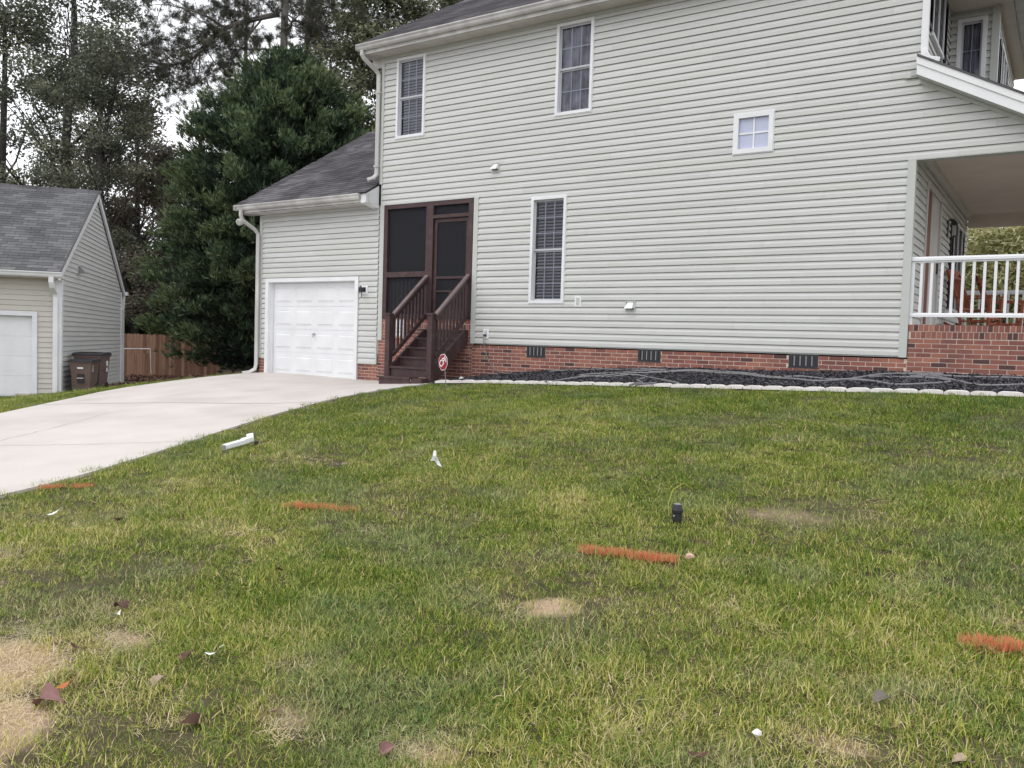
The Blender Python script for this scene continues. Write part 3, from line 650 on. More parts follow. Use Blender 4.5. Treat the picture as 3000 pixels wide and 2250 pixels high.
# downspouts (rectangular leader with elbows)
def spout(pts, nm='downspout', mt='white_dirty', w=.042, h=.03, parent=H, loc=False):
    return MB().tube(pts, .04, sq=(w, h)).build(nm, M[mt], parent, smooth=False, local=loc)
spout([(-12.66, -.43, 6.02), (-12.66, -.43, 5.93), (-12.64, -.38, 5.86), (-12.53, -.12, 5.66), (-12.505, -.075, 5.58), (-12.505, -.075, 3.62), (-12.505, -.085, 3.50), (-12.53, -.15, 3.42), (-12.60, -.25, 3.37)])
MB().box(-12.56, -12.45, -.12, -.03, 3.66, 3.70).box(-12.56, -12.45, -.12, -.03, 5.2, 5.24).build('downspout_strap', M['white_dirty'], H)
spout([(-16.45, -.43, 2.96), (-16.45, -.43, 2.82), (-16.43, -.40, 2.72), (-16.27, -.16, 2.52), (-16.235, -.09, 2.42), (-16.235, -.09, -.66), (-16.25, -.11, -.78), (-16.32, -.22, -.86), (-16.40, -.36, -.885)])
spout([(-2.0, -.06, 6.0), (-2.0, -.06, 4.42), (-1.99, -.07, 4.33), (-1.93, -.07, 4.24), (-1.80, -.07, 4.20)], mt='white', w=.048)

# --- front face (facing +X) with door, windows, shutters
fh = [(1.2, 2.85, .4, 2.78), (4.35, 6.55, .9, 2.62)]
FW = MB().box(-2.18, -2.12, .2, 7.2, .46, 5.95).build('front_wall', M['siding'], H)
siding(FW, FX(-2.06), .09, 7.25, .475, 3.08, fh, mt=M['siding'])
uh = [(.34, 2.36, 4.86, 5.86)]
siding(FW, FX(-2.06), .03, 2.95, 4.0, 5.93, uh)
BY = MB().box(-2.06, -1.38, 3.11, 7.3, 3.6, 5.93).build('bay', M['siding'], H)
siding(BY, lambda s, o, z: (s, 2.97-o, z), -2.04, -1.33, 3.9, 5.93, [(-1.93, -1.50, 4.2, 5.78)], seam=9)
siding(BY, FX(-1.35), 3.04, 7.3, 3.6, 5.93, [(3.3, 5.2, 4.4, 5.5)], seam=9)
MB().box(-1.42, -1.305, 2.925, 3.04, 3.6, 5.925).build('corner_board', M['trim_sage'], H)
window(H, lambda s, o, z: (s, 2.965-o, z), -1.93, -1.50, 4.2, 5.78, cols=2, rows=2, kind='curtain', fw_=.055, mid=4.78)
FXW = FX(-2.06)
def front_window(f, a, b, c, d, sw=.36):
    """two sashes side by side between louvred shutters"""
    for s0, s1 in ((a, a+sw), (b-sw, b)):
        sh = MB(f); sh.box(s0, s0+.04, 0, .045, c, d).box(s1-.04, s1, 0, .045, c, d).box(s0+.04, s1-.04, 0, .045, c, c+.07).box(s0+.04, s1-.04, 0, .045, d-.07, d).box(s0+.04, s1-.04, 0, .02, c+.07, d-.07)
        T_ = sh.build('shutter', M['shutter'], H); z = c+.08; lo = MB(f)
        while z < d-.1: lo.face([(s0+.04, .042, z), (s1-.04, .042, z), (s1-.04, .022, z+.035), (s0+.04, .022, z+.035)]); z += .045
        lo.build('louvre', M['shutter'], T_)
    m_ = (a+b)/2; fr = MB(f)
    for s in (a+sw+.01, m_-.025, b-sw-.06): fr.box(s, s+.05, -.05, .05, c, d)
    fr.box(a+sw+.01, b-sw-.01, -.05, .06, c-.05, c).box(a+sw+.01, b-sw-.01, -.05, .05, d, d+.05)
    W_ = fr.build('window', M['white'], H); z = (c+d)/2
    MB(f).box(a+sw+.06, b-sw-.06, -.03, .028, z-.02, z+.02).build('sash', M['white'], W_)
    MB(f).face([(a+sw+.06, .030, c), (b-sw-.06, .030, c), (b-sw-.06, .030, d), (a+sw+.06, .030, d)]).build('insect_screen', M['screen'], W_)
    MB(f).face([(a+sw+.06, -.05, c), (b-sw-.06, -.05, c), (b-sw-.06, -.05, d), (a+sw+.06, -.05, d)]).build('shade', M['shutter'], W_)
front_window(FXW, .36, 2.34, 4.9, 5.84)
front_window(FXW, 4.36, 6.54, .95, 2.58)
front_window(FX(-1.35), 3.32, 5.18, 4.45, 5.48)
df = MB(FXW); df.box(1.21, 1.33, -.05, .034, .47, 2.77).box(2.72, 2.84, -.05, .05, .47, 2.77).box(1.33, 2.72, -.05, .045, 2.66, 2.77).box(1.33, 2.72, -.05, .05, .47, .52).box(1.75, 1.80, -.05, .03, .52, 2.66)
DR = df.build('front_door', M['white_dirty'], H)
MB(FXW).box(1.34, 1.74, -.05, .022, .52, 2.65).build('sidelight', M['door_red'], DR)
MB(FXW).box(1.81, 2.71, -.04, .022, .52, 2.65).build('storm_door', M['white_dirty'], DR); MB(FXW).box(2.63, 2.66, .0, .05, 1.42, 1.60).build('door_handle', M['black'], DR)
pl = MB(FXW); pl.box(3.85, 4.0, 0, .03, 2.2, 2.5); PL = pl.build('wall_lamp', M['black'], H)
m_ = MB(); cx, cy = -1.93, 3.9; m_.box(cx-.05, cx+.05, cy-.05, cy+.05, 2.42, 2.44).prism([(cx-.06, 2.44), (cx+.06, 2.44), (cx+.02, 2.50), (cx-.02, 2.50)], cy-.06, cy+.06).box(cx-.045, cx+.045, cy-.045, cy+.045, 2.20, 2.22).box(-2.03, cx, cy-.012, cy+.012, 2.50, 2.53)
for sx in (-1, 1):
    for sy in (-1, 1): m_.box(cx+sx*.045-.006, cx+sx*.045+.006, cy+sy*.045-.006, cy+sy*.045+.006, 2.22, 2.42)
m_.build('lantern', M['black'], PL); MB().box(cx-.03, cx+.03, cy-.03, cy+.03, 2.225, 2.41).build('lamp_glass', M['lamp_glass'], PL)
fl2 = MB().tube([(-1.30, 7.35, 5.55), (-1.22, 7.40, 5.48), (-1.12, 7.42, 5.44)], [.04, .07, .09], 12); fl2.build('flood_lamp', M['grey'], H, smooth=True)

# --- front porch
PO_ = MB().box(-2.05, .06, .05, 7.25, .36, .455).build('porch_floor', M['concrete'], H)
pc = MB().box(-2.05, .04, .16, 7.1, 3.075, 3.085); pc.build('porch_ceiling', M['ceiling'], H)
hb_ = MB(); hb_.box(-2.03, .02, .02, .03, 2.848, 3.09).box(-2.028, .02, -.02, .16, 2.838, 2.8475).box(-2.03, .02, .15, .158, 2.848, 3.07); hb_.build('porch_header', M['trim_sage'], H)
fb = MB(); fb.box(-2.03, .02, 7.12, 7.25, 2.80, 3.09)
FB = fb.build('far_header', M['ceiling'], H)
for i in range(13): x = -2.0+i*.15; MB().box(x, x+.146, 7.112, 7.119, 2.81, 3.085).build('header_panel', M['ceiling'], FB)
MB().box(-2.05, -1.96, .1, 7.1, 2.96, 3.085).build('ceiling_trim', M['siding'], H)
MB().tube([(-1.42, -.0, 2.862), (-1.42, .0, 2.82), (-1.435, .0, 2.805), (-1.45, .0, 2.815)], .004, 5).build('ceiling_hook', M['grey'], H)
for y in (.02, 7.1): MB().box(-.13, .0, y, y+.14, .46, 2.835).build('porch_post', M['white'], H)
def railing(y, x0, x1):
    m_ = MB(); m_.prism([(y-.045, 1.385), (y+.045, 1.385), (y+.045, 1.42), (y+.025, 1.445), (y-.025, 1.445), (y-.045, 1.42)], x0, x1, axis=0)
    m_.box(x0, x1, y-.025, y+.025, 1.36, 1.384).prism([(y-.035, .575), (y+.035, .575), (y+.035, .61), (y, .635), (y-.035, .61)], x0, x1, axis=0)
    m_.box(x0, x0+.045, y-.024, y+.024, .46, 1.36)
    Rr = m_.build('railing', M['white'], H); x = x0+.135
    while x < x1-.05:
        MB().box(x-.018, x+.018, y-.018, y+.018, .62, 1.365).build('baluster', M['white'], Rr); x += .134
railing(.05, -2.03, -.135); railing(7.1, -2.0, -.135)
# porch roof with rake board
mR = -.54; zt_ = lambda x: 4.235+mR*(x+2.05)
pr = MB(); pr.face([(-2.05, -.33, zt_(-2.05)+.03), (.35, -.33, zt_(.35)+.03), (.35, 7.5, zt_(.35)+.03), (-2.05, 7.5, zt_(-2.05)+.03)])
pr.prism([(-2.05, zt_(-2.05)), (.35, zt_(.35)), (.35, zt_(.35)+.025), (-2.05, zt_(-2.05)+.025)], -.335, 7.5); PRo = pr.build('porch_roof', M['shingle'], H)
rk = MB(); rk.prism([(-2.05, zt_(-2.05)-.245), (.35, zt_(.35)-.245), (.35, zt_(.35)-.10), (-2.05, zt_(-2.05)-.10)], -.30, -.28); rk.prism([(-2.055, zt_(-2.05)-.10), (.35, zt_(.35)-.10), (.35, zt_(.35)-.001), (-2.055, zt_(-2.05)-.001)], -.318, -.28)
rk.build('rake_board', M['pure_white'], PRo)
rs = MB(); rs.prism([(-2.05, zt_(-2.05)-.24), (.35, zt_(.35)-.24), (.35, zt_(.35)-.225), (-2.05, zt_(-2.05)-.225)], -.28, .0); rs.prism([(-2.05, zt_(-2.05)-.30), (.35, zt_(.35)-.30), (.35, zt_(.35)-.243), (-2.05, zt_(-2.05)-.243)], -.035, -.0)
rs.build('rake_soffit', M['trim_sage'], PRo)
MB().box(-2.24, -2.05, -.05, -.022, 4.02, 4.04).box(-2.16, -2.05, -.06, -.03, 4.04, 4.12).build('flashing', M['trim_sage'], H)

# ================================================================== stairs to the screened porch
ST = empty('stairs', (-10.62, -.7, -.87), 'dark brown painted wooden stairs with handrails up to the screened porch door', 'stairs')
nos = [(-.08, .26), (-.34, .075), (-.60, -.115), (-.86, -.305), (-1.12, -.495), (-1.38, -.685)]
for i, (y, z) in enumerate(nos):
    x0, x1 = (-11.15, -10.06) if i else (-11.15, -10.06)
    if i == 5: x0, x1 = -11.17, -10.35
    yb = y+.275
    MB().box(x0, x1, y-.0, yb if i else -.01, z-.038, z).build('tread', M['brown'], ST)
    MB().box(x0+.03, x1-.02, y+.03, y+.05, z-.192 if i < 5 else -.90, z-.039).build('riser', M['brown'], ST)
MB().box(-10.35, -10.1, -1.33, -1.08, -.90, -.70).build('riser', M['brown'], ST)
for x in (-11.12, -10.07):
    MB().prism([(-.01, .24), (-.01, .0), (-1.02, -.80), (-1.02, -.93), (-1.13, -.93), (-1.13, -.52), (-.10, .24)], x, x+.04, axis=0).build('stringer', M['brown'], ST)
for x in (-11.15, -10.09):
    N_ = MB().box(x-.055, x+.055, -1.135, -1.025, -.92, .50).build('newel_post', M['brown'], ST)
    MB().box(x-.075, x+.075, -1.155, -1.005, .50, .535).build('post_cap', M['brown'], N_)
    xr = x+.055
    HR_ = MB(); HR_.beam((xr, -1.04, .50), (xr, -.03, 1.345), .085, .04); HR_.build('handrail', M['brown_rail'], ST)
    MB().beam((xr, -1.04, .42), (xr, -.03, 1.265), .038, .085).build('sub_rail', M['brown'], ST)
    MB().beam((xr, -1.03, -.29), (xr, -.03, .54), .04, .075).build('bottom_rail', M['brown'], ST)
    for k in range(9):
        y = -.945+k*.104; zr2 = lambda yy: .46+.836*(yy+1.04)
        zb_ = -.29+.83*(y+1.03)
        BL = MB().box(xr-.055, xr-.020, y-.019, y+.019, zb_-.03, zr2(y)-.03).build('baluster', M['brown'], ST)
# security sign
SG = empty('yard_sign', (-9.32, -1.62, -.72), 'small red and white octagonal security sign on a thin stake beside the brown stairs', 'sign')
SG.rotation_euler = (0, 0, 0)
MB().tube([(-9.28, -1.62, -.80), (-9.33, -1.62, -.42), (-9.35, -1.62, -.25)], .008, 6).build('stake', M['grey'], SG)
def octa(r, y, nm, mt, parent, th=.004, rz=0., c=(-9.36, -1.63, -.36)):
    R3 = Matrix.Rotation(rz, 3, 'Z')@Matrix.Rotation(math.radians(-8), 3, 'Y'); m_ = MB(); C0 = Vector(c)
    m_.f = lambda x, yy, z: tuple(C0+R3@Vector((x, yy, z)))
    m_.prism([(r*math.cos(math.pi/8+k*math.pi/4), r*math.sin(math.pi/8+k*math.pi/4)) for k in range(8)], y, y+th); return m_.build(nm, mt, parent)
RZ = math.radians(-20)
octa(.155, 0, 'sign_board', M['pure_white'], SG, rz=RZ); octa(.143, -.003, 'sign_face', M['sign_red'], SG, rz=RZ, th=.002)
def text(s, size, mtx, mt, parent, nm):
    c = bpy.data.curves.new(nm, 'FONT'); c.body = s; c.size = size; c.align_x = 'CENTER'; c.align_y = 'CENTER'; c.extrude = .0005; c.offset = .003
    t = bpy.data.objects.new(nm, c); COL.objects.link(t); dg = bpy.context.evaluated_depsgraph_get(); me = bpy.data.meshes.new_from_object(t.evaluated_get(dg)); bpy.data.objects.remove(t)
    me.materials.clear(); me.materials.append(mt); me.transform(mtx); o = link(nm, me, parent); return o
SR = Matrix.Translation(Vector((-9.36, -1.63, -.36))-Vector((-9.32, -1.62, -.72)))@(Matrix.Rotation(RZ, 4, 'Z')@Matrix.Rotation(math.radians(-8), 4, 'Y'))
text('CPI', .165, SR@Matrix.Translation((0, -.006, .0))@Matrix.Rotation(math.pi/2, 4, 'X')@Matrix.Rotation(math.radians(22), 4, 'Z'), M['pure_white'], SG, 'lettering')

# ================================================================== bed: mulch, edging stones, hose, cord
xs = np.arange(-10.15, 1.3, .07); ys = np.linspace(0, 1, 26)
X, T = np.meshgrid(xs, ys); Y = .02+(np.interp(X, EDX, EDY)-.02-.02)*T
Z = bedz(X, Y)+.012*np.sin(X*9+T*7)*np.sin(X*5.3-T*11)+rng.normal(0, .006, X.shape)
nx = len(xs); i = (np.arange(25)[:, None]*nx+np.arange(nx-1)[None, :]).ravel()
me = np_mesh('mulch_bed', np.stack([X.ravel(), Y.ravel(), Z.ravel()], 1), np.stack([i, i+1, i+nx+1, i+nx], 1), M['mulch'], tint=rng.random(len(i))*.3)
tag(link('mulch_bed', me), kind='structure')
def chips(n, x, y, z, mt, name, L=(.03, .08), Wd=(.008, .02), lift=.012, steep=.35):
    a = rng.uniform(0, math.tau, n); l = rng.uniform(*L, n); w = rng.uniform(*Wd, n); dz = rng.normal(0, steep, n)*l
    d = np.stack([np.cos(a)*l/2, np.sin(a)*l/2, dz/2], 1); s = np.stack([-np.sin(a)*w/2, np.cos(a)*w/2, rng.normal(0, .4, n)*w/2], 1); c = np.stack([x, y, z+lift*rng.random(n)], 1)
    t = np.zeros((n, 3)); t[:, 2] = w*.4
    v = np.stack([c-d-s, c-d+s, c+d+s, c+d-s, c-d+t, c+d+t], 1).reshape(-1, 3); b = (np.arange(n)*6)[:, None]
    f = np.concatenate([b+[0, 3, 5, 4], b+[1, 4, 5, 2], b+[0, 1, 2, 3]]); tn = rng.random(n)
    return np_mesh(name, v, f, mt, tint=np.tile(tn, 3))
n = 17000; x = rng.uniform(-10.1, 1.1, n); y = np.interp(x, EDX, EDY)*rng.random(n)
tag(link('bark_mulch', chips(n, x, y, bedz(x, y)+.004, M['mulch'], 'bark_mulch')), 'black shredded bark mulch spread along the brick base', 'mulch', kind='stuff')
# edging stones
ed_g = 'scalloped edging stones along the mulch bed'
def stone_mesh():
    m_ = MB(); L = .279; prof = [(-L/2, 0), (L/2, 0), (L/2, .040), (L/2-.02, .054), (L/2-.06, .062), (-L/2+.06, .062), (-L/2+.02, .054), (-L/2, .040)]
    m_.v = []; n_ = len(prof)
    fr = [(p[0], -.045, p[1]) for p in prof]; bk = [(p[0]*.93, .055, p[1]*1.12) for p in prof]
    m_.v = [(a, b, c*.8-.042) for a, b, c in fr+bk]; m_.q = [list(range(n_))[::-1], [n_+k for k in range(n_)]]+[[k, (k+1) % n_, n_+(k+1) % n_, n_+k] for k in range(n_)]; m_.t = [.5]*len(m_.q)
    me = bpy.data.meshes.new('edging_stone'); me.from_pydata(m_.v, [], m_.q); me.materials.append(M['edger']); return me
stm = stone_mesh(); s = -9.85; k = 0
while s < .9:
    y = float(np.interp(s, EDX, EDY)); y2 = float(np.interp(s+.28, EDX, EDY)); z = float(np.interp(s, EDX, EDZ)); z2 = float(np.interp(s+.28, EDX, EDZ))
    o = link('edging_stone', stm, None, (s+.14, (y+y2)/2+random.uniform(-.012, .012), (z+z2)/2+.004+random.uniform(-.004, .004)))
    o.rotation_euler = (random.gauss(0, .02), -math.atan2(z2-z, .28)+random.gauss(0, .015), math.atan2(y2-y, .28)+random.gauss(0, .03))
    zone = 'in front of the extension cord' if s < -8.9 else 'in front of the left crawl-space vent' if s < -7.9 else 'between the left and middle crawl-space vents' if s < -6.5 else 'in front of the middle crawl-space vent' if s < -5.6 else 'between the middle and right crawl-space vents' if s < -3.9 else 'in front of the right crawl-space vent' if s < -3 else 'in front of the tall corner board' if s < -1.9 else 'in front of the porch brickwork'
    lab = 'pale scalloped concrete edging stone '+zone
    if k == 0: lab = 'first pale edging stone of the row, beside the brown stairs and the security sign'
    if -4.9 < s < -4.6: lab = 'pale edging stone with the loose hose ends lying over it'
    tag(o, lab, 'edging stone', ed_g); s += .285; k += 1
def hosepts(pts, lift=.014, smooth=10):
    P = [Vector((x, y, 0)) for x, y in pts]; out = []
    P = [P[0]*2-P[1]]+P+[P[-1]*2-P[-2]]
    for i in range(1, len(P)-2):
        for t in np.linspace(0, 1, smooth, endpoint=False):
            a, b, c, d = P[i-1:i+3]; q = .5*((2*b)+(c-a)*t+(2*a-5*b+4*c-d)*t*t+(3*b-a-3*c+d)*t**3); out.append(q)
    out.append(P[-2])
    return [(q.x, q.y, (float(bedz(q.x, q.y)) if q.y > np.interp(q.x, EDX, EDY) else g(q.x, q.y)+.05)+lift+.006*math.sin(q.x*7)) for q in out]
HS = MB()
HS.tube(hosepts([(-8.0, -.22), (-7.2, -.16), (-6.2, -.2), (-5.65, -.26), (-6.2, -.38), (-7.1, -.66), (-6.6, -.78), (-6.0, -.72), (-5.2, -1.22), (-5.0, -1.42), (-5.45, -1.72), (-5.42, -1.98)]), .016, 7)
HS.tube(hosepts([(-7.35, -1.38), (-7.45, -1.18), (-7.1, -.92), (-6.4, -.66), (-5.9, -.58), (-5.2, -.44), (-4.6, -.52), (-3.9, -.75), (-3.4, -.98), (-3.0, -1.12), (-2.55, -.95), (-2.35, -.62), (-2.0, -.30), (-1.5, -.34)], .026), .016, 7)
HS.tube(hosepts([(-5.9, -.50), (-5.3, -.34), (-4.7, -.34), (-4.1, -.55), (-3.7, -.72), (-3.3, -.74), (-2.9, -.92), (-2.3, -1.1), (-1.9, -1.32), (-1.5, -1.15), (-1.35, -.9), (-1.6, -.68), (-2.0, -.66), (-2.4, -.74)], .02), .016, 7)
HS.tube(hosepts([(-2.1, -.22), (-1.7, -.42), (-1.3, -.78), (-.95, -1.12), (-.55, -1.0), (-.3, -.6), (-.45, -.38), (-.9, -.34), (-1.5, -.40), (-1.9, -.52)], .018), .016, 7)
HS.tube(hosepts([(-5.75, -.95), (-5.8, -1.1), (-5.6, -1.35), (-5.55, -1.8), (-5.5, -2.0)], .022), .016, 7)
tag(HS.build('garden_hose', M['hose'], smooth=True), 'dark grey garden hose tangled in loops over the black mulch', 'hose')
c_ = [(-9.59, -.075, .15), (-9.585, -.09, .08), (-9.58, -.06, -.05), (-9.52, -.08, -.22), (-9.42, -.12, -.36), (-9.26, -.18, -.47), (-9.08, -.24, -.545), (-8.9, -.32, -.555), (-8.7, -.4, -.54)]
tag(MB().tube(c_, .009, 7).build('extension_cord', M['hose'], smooth=True), 'grey cord hanging from the white wall outlet down into the mulch', 'cord')
rk_ = MB(); rk_.lathe((-9.75, -.55, -.70), [(.02, -.02), (.05, .0), (.045, .03), (.015, .045)], 7); tag(rk_.build('pebble', M['pure_white']), 'small white rock lying in the mulch near the bottom of the stairs', 'rock')

# ================================================================== neighbour's house
AZ = math.atan2(.7596, .6504)
NB = empty('neighbor_house', (-18.94, -3.32, 0), 'neighbouring beige-fronted garage wing with grey gable wall at the left edge', 'house', rz=AZ)
RN = Matrix.Rotation(AZ, 3, 'Z'); NO = Vector((-18.94, -3.32, 0))
def NL(mb, nm, mt, parent=NB): return mb.build(nm, M[mt], parent, local=True)
NW = NL(MB().box(-.46, -.05, .03, .12, -1.9, 1.2).box(-7.9, -.46, .03, .12, .41, 1.2).box(-.2, -.03, .13, 7.7, -1.9, 1.2).box(-7.9, -.1, 7.6, 7.75, -1.9, 1.25), 'wall', 'siding_beige')
siding(NW, FM, -7.9, -.16, -1.42, 1.23, [(-3.4, -.46, -2, .40)], mt=M['siding_beige'], h=.115, local=True, flat=True)
pk = 3.49; FXn = FX(0)
GWn = NL(MB().prism([(.1, 1.2), (7.6, 1.2), (3.84, 3.4)], -.2, -.03, axis=0), 'gable_wall', 'siding')
siding(GWn, FXn, .12, 7.68, -1.50, 3.40, [(1.60, 1.76, 1.38, 1.62)], h=.115, local=True, flat=True,
       left=lambda z: .12 if z < 1.3 else .12+(z-1.3)/.578, right=lambda z: 7.68 if z < 1.3 else 7.68-(z-1.3)/.578)
NL(MB().box(-.155, .0, -.03, .0, -1.45, 1.2).box(-.001, .03, -.03, .12, -1.5, 1.22).box(.0, .03, 7.68, 7.8, -1.6, 1.25), 'corner_board', 'white')
NL(MB().box(-.9, -.01, 0.0, .02, -1.9, -1.43).box(0., .015, 0, 7.7, -1.9, -1.51), 'foundation', 'mortar')
NR = MB(); NR.face([(-7.9, -.35, 1.27), (.07, -.35, 1.27), (.07, 3.84, 3.69), (-7.9, 3.84, 3.69)]).face([(-7.9, 8.03, 1.27), (.07, 8.03, 1.27), (.07, 3.84, 3.69), (-7.9, 3.84, 3.69)])
NRo = NL(NR, 'roof', 'shingle_grey')
rkn = MB()
rkn.prism([(-.38, 1.10), (-.38, 1.27), (3.84, 3.70), (3.84, 3.52)], .035, .085, axis=0); rkn.prism([(8.06, 1.10), (8.06, 1.27), (3.84, 3.70), (3.84, 3.52)], .035, .085, axis=0); rkn.box(-.0, .034, -.02, .1, 1.15, 1.3)
NL(rkn, 'rake_board', 'white')
NL(MB().prism([(8.1, 1.24), (8.1, 1.275), (3.84, 3.745), (3.84, 3.705)], .02, .11, axis=0).prism([(-.4, 1.262), (-.4, 1.285), (3.84, 3.745), (3.84, 3.722)], .06, .095, axis=0), 'drip_edge', 'shingle')
vN = Vector((0, 4.19, 2.42)).normalized(); nt_ = []
tile(Vector((-4.5, -.37, 1.275)), uX, vN, 4.59, 4.84, nt_)
place_tabs(NRo, nt_, 'b', RN, NO)
for i in range(15): NL(MB().prism([(3.72, 3.645), (3.84, 3.745+.012*(i % 2)), (3.96, 3.645), (3.84, 3.72)], -4.5+i*.31, -4.5+i*.31+.30, axis=0), 'ridge_cap', 'shingle', NRo)
gutter(-7.9, .12, -.352, 1.27, parent=NB, loc=True, mt=M['white'])
NL(MB().box(-7.9, .1, -.35, .0, 1.135, 1.15), 'soffit', 'soffit')
spout([(-.10, -.40, 1.17), (-.10, -.40, 1.05), (-.095, -.34, .95), (-.085, -.10, .82), (-.085, -.07, .74), (-.085, -.07, -1.40)], mt='white', parent=NB, loc=True, w=.05, h=.035)
spout([(.05, 8.05, 1.2), (.05, 8.0, 1.05), (.06, 7.85, .85), (.06, 7.80, .7), (.06, 7.80, -1.6)], mt='white_dirty', parent=NB, loc=True)
NL(MB().box(.04, .16, 7.98, 8.14, 1.16, 1.27), 'gutter_end', 'white')
NL(MB(FM).box(-.56, -.46, -.02, .045, -1.47, .40).box(-3.4, -.56, -.02, .045, .30, .40).box(-.5601, -.545, -.12, -.02, -1.47, .30).box(-3.4, -3.3, -.02, .045, -1.5, .3), 'garage_door_trim', 'white')
GDn = NL(MB(FM).box(-3.3, -.56, -.11, -.07, -1.5, .3), 'garage_door', 'white')
for r in range(4):
    z0 = -1.47+r*.44
    NL(MB(FM).box(-3.29, -.565, -.069, -.06, z0, z0+.434), 'door_section', 'white', GDn)
    for c in range(4):
        x1 = -.565-c*.68-.08; x0 = x1-.50; a, b = z0+.08, z0+.354; p = MB(FM); t = .03
        for A_, B_, C_, D_ in (((x0, a), (x1, a), (x1-t, a+t), (x0+t, a+t)), ((x1, a), (x1, b), (x1-t, b-t), (x1-t, a+t)), ((x1, b), (x0, b), (x0+t, b-t), (x1-t, b-t)), ((x0, b), (x0, a), (x0+t, a+t), (x0+t, b-t))):
            p.face([(A_[0], -.0595, A_[1]), (B_[0], -.0595, B_[1]), (C_[0], -.106, C_[1]), (D_[0], -.106, D_[1])])
        p.box(x0+t, x1-t, -.059, -.106, a+t, b-t); NL(p, 'door_panel', 'white', GDn)
VN = NL(MB().prism([(.0, 1.40), (.16, 1.36), (.0, 1.60)], 1.60, 1.76, axis=1) if False else MB().box(0, .03, 1.60, 1.78, 1.36, 1.62), 'exhaust_vent', 'trim_sage')
NL(MB().prism([(.03, 1.40), (.20, 1.40), (.03, 1.58)], 1.62, 1.76, axis=1), 'hood', 'grey', VN)

# trash carts against the neighbour's gable wall
def cart(loc, rz, w, d, h, label, big):
    E_ = empty('trash_cart', loc, label, 'trash cart', 'brown trash carts by the neighbouring wall', rz=rz)
    m_ = MB(); a = [(-w/2*.78, -d/2*.72), (w/2*.78, -d/2*.72), (w/2*.78, d/2*.8), (-w/2*.78, d/2*.8)]; b = [(-w/2, -d/2), (w/2, -d/2), (w/2, d/2), (-w/2, d/2)]
    m_.v = [(x, y, .06) for x, y in a]+[(x, y, h*.9) for x, y in b]; m_.q = [[0, 3, 2, 1], [4, 5, 6, 7]]+[[k, (k+1) % 4, 4+(k+1) % 4, 4+k] for k in range(4)]; m_.t = [.5]*6
    m_.box(-w/2-.015, w/2+.015, -d/2-.015, d/2+.015, h*.88, h*.915)
    m_.build('body', M['cart'], E_, local=True)
    l = MB(); o_ = .03; l.prism([(-d/2-o_, h*.916), (-d/2-o_, h*.94), (-d/2+.08, h*.985), (d/2-.12, h), (d/2, h*.975), (d/2+.03, h*.916)], -w/2-o_, w/2+o_, axis=0)
    L_ = l.build('lid', M['cart_lid'], E_, local=True)
    MB().box(-w/2*.6, w/2*.6, -d/2+.1, d/2-.15, h*.985, h*1.005).build('lid_ridge', M['cart_lid'], L_, local=True)
    if not big:
        MB().box(-w*.15, w*.15, -d/2*.93-.012, -d/2*.9+.01, h*.30, h*.56).build('grab_recess', M['cart_lid'], E_, local=True)
        MB().tube([(-w*.16, -d/2*.9-.02, h*.43), (w*.16, -d/2*.9-.02, h*.43)], .011, 8).build('catch_bar', M['white_dirty'], E_, local=True)
        MB().face([(-w*.14, -d/2*.975-.006, h*.71), (w*.14, -d/2*.975-.006, h*.71), (w*.14, -d/2*.985-.007, h*.76), (-w*.14, -d/2*.985-.007, h*.76)]).build('sticker', M['pure_white'], E_, local=True)
        MB().box(w/2*.93, w/2*.99, -d/2*.5, -d/2*.42, h*.62, h*.84).build('sticker', M['white_dirty'], E_, local=True)
    else:
        o_ = MB().lathe((0, 0, 0), [(.06, 0), (.06, .004)], 14); 
        for q in range(len(o_.v)):
            x, y, z = o_.v[q]; o_.v[q] = (w/2*.955+z, d*.25+x, h*.72+y*1.3)
        o_.build('sticker', M['pure_white'], E_, local=True)
        MB().box(w/2*.90, w/2*.955, d*.22, d*.30, h*.50, h*.60).build('sticker', M['pure_white'], E_, local=True)
        MB().prism([(w/2*.86, h*.50), (w/2*.96, h*.56), (w/2*.86, h*.58)], -d*.1, d*.15, axis=1).build('side_grip', M['cart'], E_, local=True)
    for s_ in (-1, 1):
        w_ = MB(); w_.tube([(s_*w*.42, d/2*.8, .11), (s_*w*.36, d/2*.8, .11)], .11, 14); w_.build('wheel', M['black'], E_, local=True)
    MB().tube([(-w*.4, d/2+.06, h*.88), (w*.4, d/2+.06, h*.88)], .013, 8).build('handle', M['cart_lid'], E_, local=True)
cart((-18.90, -2.78, g(-18.9, -2.78)-.02), math.radians(38), .47, .48, .76, 'smaller brown trash cart in front with a pale sticker and a catch bar', False)
cart((-19.33, -2.36, g(-19.33, -2.36)-.02), math.radians(40), .60, .64, .92, 'larger brown trash cart behind the smaller one with a round sticker on its side', True)

